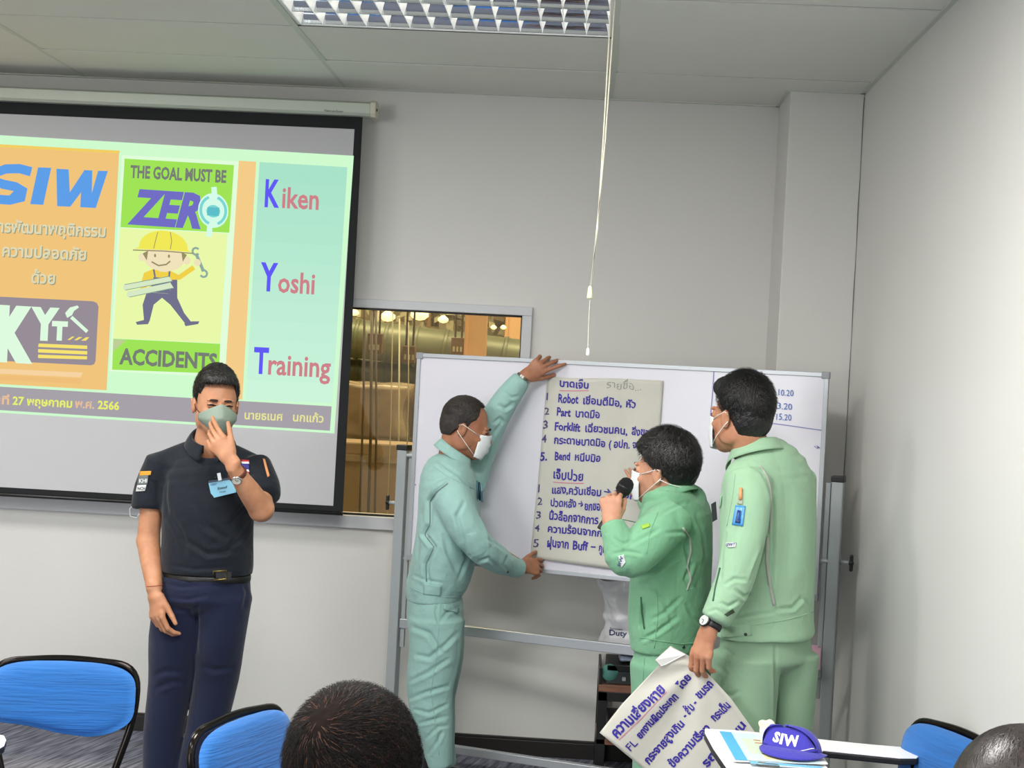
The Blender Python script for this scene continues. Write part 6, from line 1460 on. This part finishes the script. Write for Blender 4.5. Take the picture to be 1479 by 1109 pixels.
# ------------------------------------------------------------------ seated people close to the camera, heads only in view
def seated(head, name_label, skin, shirt, facing, scale=1.0):
    o = thing('person', name_label, 'person', None, (head.c[0], head.c[1], 0)); f = np.array((facing[0], facing[1], 0.)); f = unit(f); l = np.array((-f[1], f[0], 0)); up = np.array((0, 0, 1.))
    c = head.c; nb = c - up * .17 - f * .03; v = Vol(); head.skin(v)
    v.cone(head.T((0, -.02, -.06)), nb, (.052, .055), (.06, .06), l, .02)
    hip = np.array((nb[0], nb[1], .53)) - f * .02
    v.chain([(nb - up * .06, .11, .07), (nb * .5 + hip * .5, .11, .08), (hip + up * .05, .12, .08)], l)
    for k in (-1, 1):
        sh = nb + l * .17 * k - up * .06; el = sh - up * .27 + f * .05 + l * .03 * k; wr = el + f * .24 - up * .02 - l * .05 * k
        v.cone(sh, el, .04, .036, l); v.cone(el, wr, .036, .025, l); hand(v, wr, f, -up, k > 0, (22, 26, 28, 30))
        kn = hip + l * .1 * k + f * .42 - up * .03; an = np.array((kn[0], kn[1], .09)) + f * .02
        v.cone(hip + l * .09 * k, kn, .065, .05, l); v.cone(kn, an, .05, .036, l)
    V, F = v.mesh(.005); fastmesh('body', V, F, skin, o)
    v = Vol(); v.chain([(nb - up * .02, .085, .075), (nb - up * .05, .165, .1), (nb - up * .14, .19, .12), (nb * .5 + hip * .5, .18, .125), (hip, .185, .14)], l, .025, .4)
    for k in (-1, 1):
        sh = nb + l * .17 * k - up * .065; el = sh - up * .27 + f * .05 + l * .03 * k; v.chain([(sh, .07, .072), (sh * .5 + el * .5, .066, .066), (el, .06, .06), (el + f * .16 - up * .013 - l * .03 * k, .045, .045)], l, .02, .3)
    V, F = v.mesh(.008); N = vnormals(V, F); V = folds(V, N, .006, 14, 61); fastmesh('shirt', V, F, shirt, o)
    v = Vol()
    for k in (-1, 1):
        kn = hip + l * .1 * k + f * .42 - up * .03; an = np.array((kn[0], kn[1], .1)) + f * .02
        v.chain([(hip + l * .09 * k - up * .0, .1, .09), (hip * .5 + kn * .5 + l * .05 * k * 0, .092, .085), (kn, .078, .078)], l, .02, .4); v.chain([(kn, .076, .076), (an, .064, .066)], l, .02, .2)
    V, F = v.mesh(.008); fastmesh('trousers', V, F, cloth_mat('dark_trouser_cloth', (40, 44, 56)), o)
    an = hip + f * .44; shoes([((an + l * .1 * k)[:2], tuple(f)) for k in (-1, 1)], o)
    return o
YE = 1.95
HE = Head(P(508, 1146, YE), (.05, .93, -.30), (0, .30, .93), 1.14)
E_ = seated(HE, 'seated man with short dark hair and visible crown whorl, close to the camera', skinmat('brown_skin', (176, 122, 92), (190, 136, 106)), cloth_mat('dark_shirt', (52, 58, 70)), (0.02, 1))
hE = mat('dark_brown_hair', (17, 14, 13), .7, spec=.15, var=.3, vscale=60, bump=.4, bscale=300)
o = HE.hair(mat('scalp_and_hair_roots', (34, 24, 20), .9, spec=.1, rgb2=(26, 20, 18), vscale=30), E_, top=.002, side=.001, hl=.07, h=.004, amp=.0006, nape=-.07, name='hair_base')
ce, re_ = (0, -.016, .037), (.0745, .0935, .0835)
strands(HE, 15000, hE, E_, (-.33, -.82, .47), .022, .00045, 5, ce, re_, lift=.45, thin=.85)
strands(HE, 2500, mat('brown_sheen_hair', (84, 54, 40), .5, spec=.2), E_, (-.33, -.82, .47), .018, .0004, 6, ce, re_, zmin=.0, lift=.42, thin=.1)
YFf = 2.0
HF = Head(P(1474, 1213, YFf), (.0, .96, -.2), (0, .2, .96), 1.12)
F_ = seated(HF, 'seated person with long glossy black hair at the lower right corner', skinmat('light_skin', (210, 160, 130), (222, 174, 144)), cloth_mat('black_shirt', (36, 36, 40)), (0, 1))
hF = mat('long_glossy_black_hair', (14, 13, 14), .33, spec=.6, bump=.5, bscale=120, stretch=(1, .15, .3))
vv = Vol(); HF.e(vv, (0, -.016, .04), (.082, .1, .09), .02); HF.e(vv, (0, -.05, -.05), (.08, .06, .1), .04); HF.e(vv, (0, .07, -.04), (.06, .06, .08), .01, True)
V, F = vv.mesh(.004); fastmesh('hair', V, F, hF, F_)
strands(HF, 3500, hF, F_, (.15, .25, .95), .20, .0008, 9, (0, -.016, .04), (.0850, .104, .094), zmin=.0, swirl=0, lift=.0, segs=10, long=True, jit=.10)
strands(HF, 900, mat('dark_brown_sheen_hair', (58, 50, 48), .35), F_, (.15, .25, .95), .20, .0006, 19, (0, -.016, .04), (.0855, .1045, .0945), zmin=.0, swirl=0, lift=.0, segs=10, long=True, jit=.10)
for hd, lab in ((HE, 'blue padded chair under the seated man with the whorl'), (HF, 'blue padded chair under the seated person with long hair')):
    chair(hd.c[0], hd.c[1] - .06, math.pi, lab)
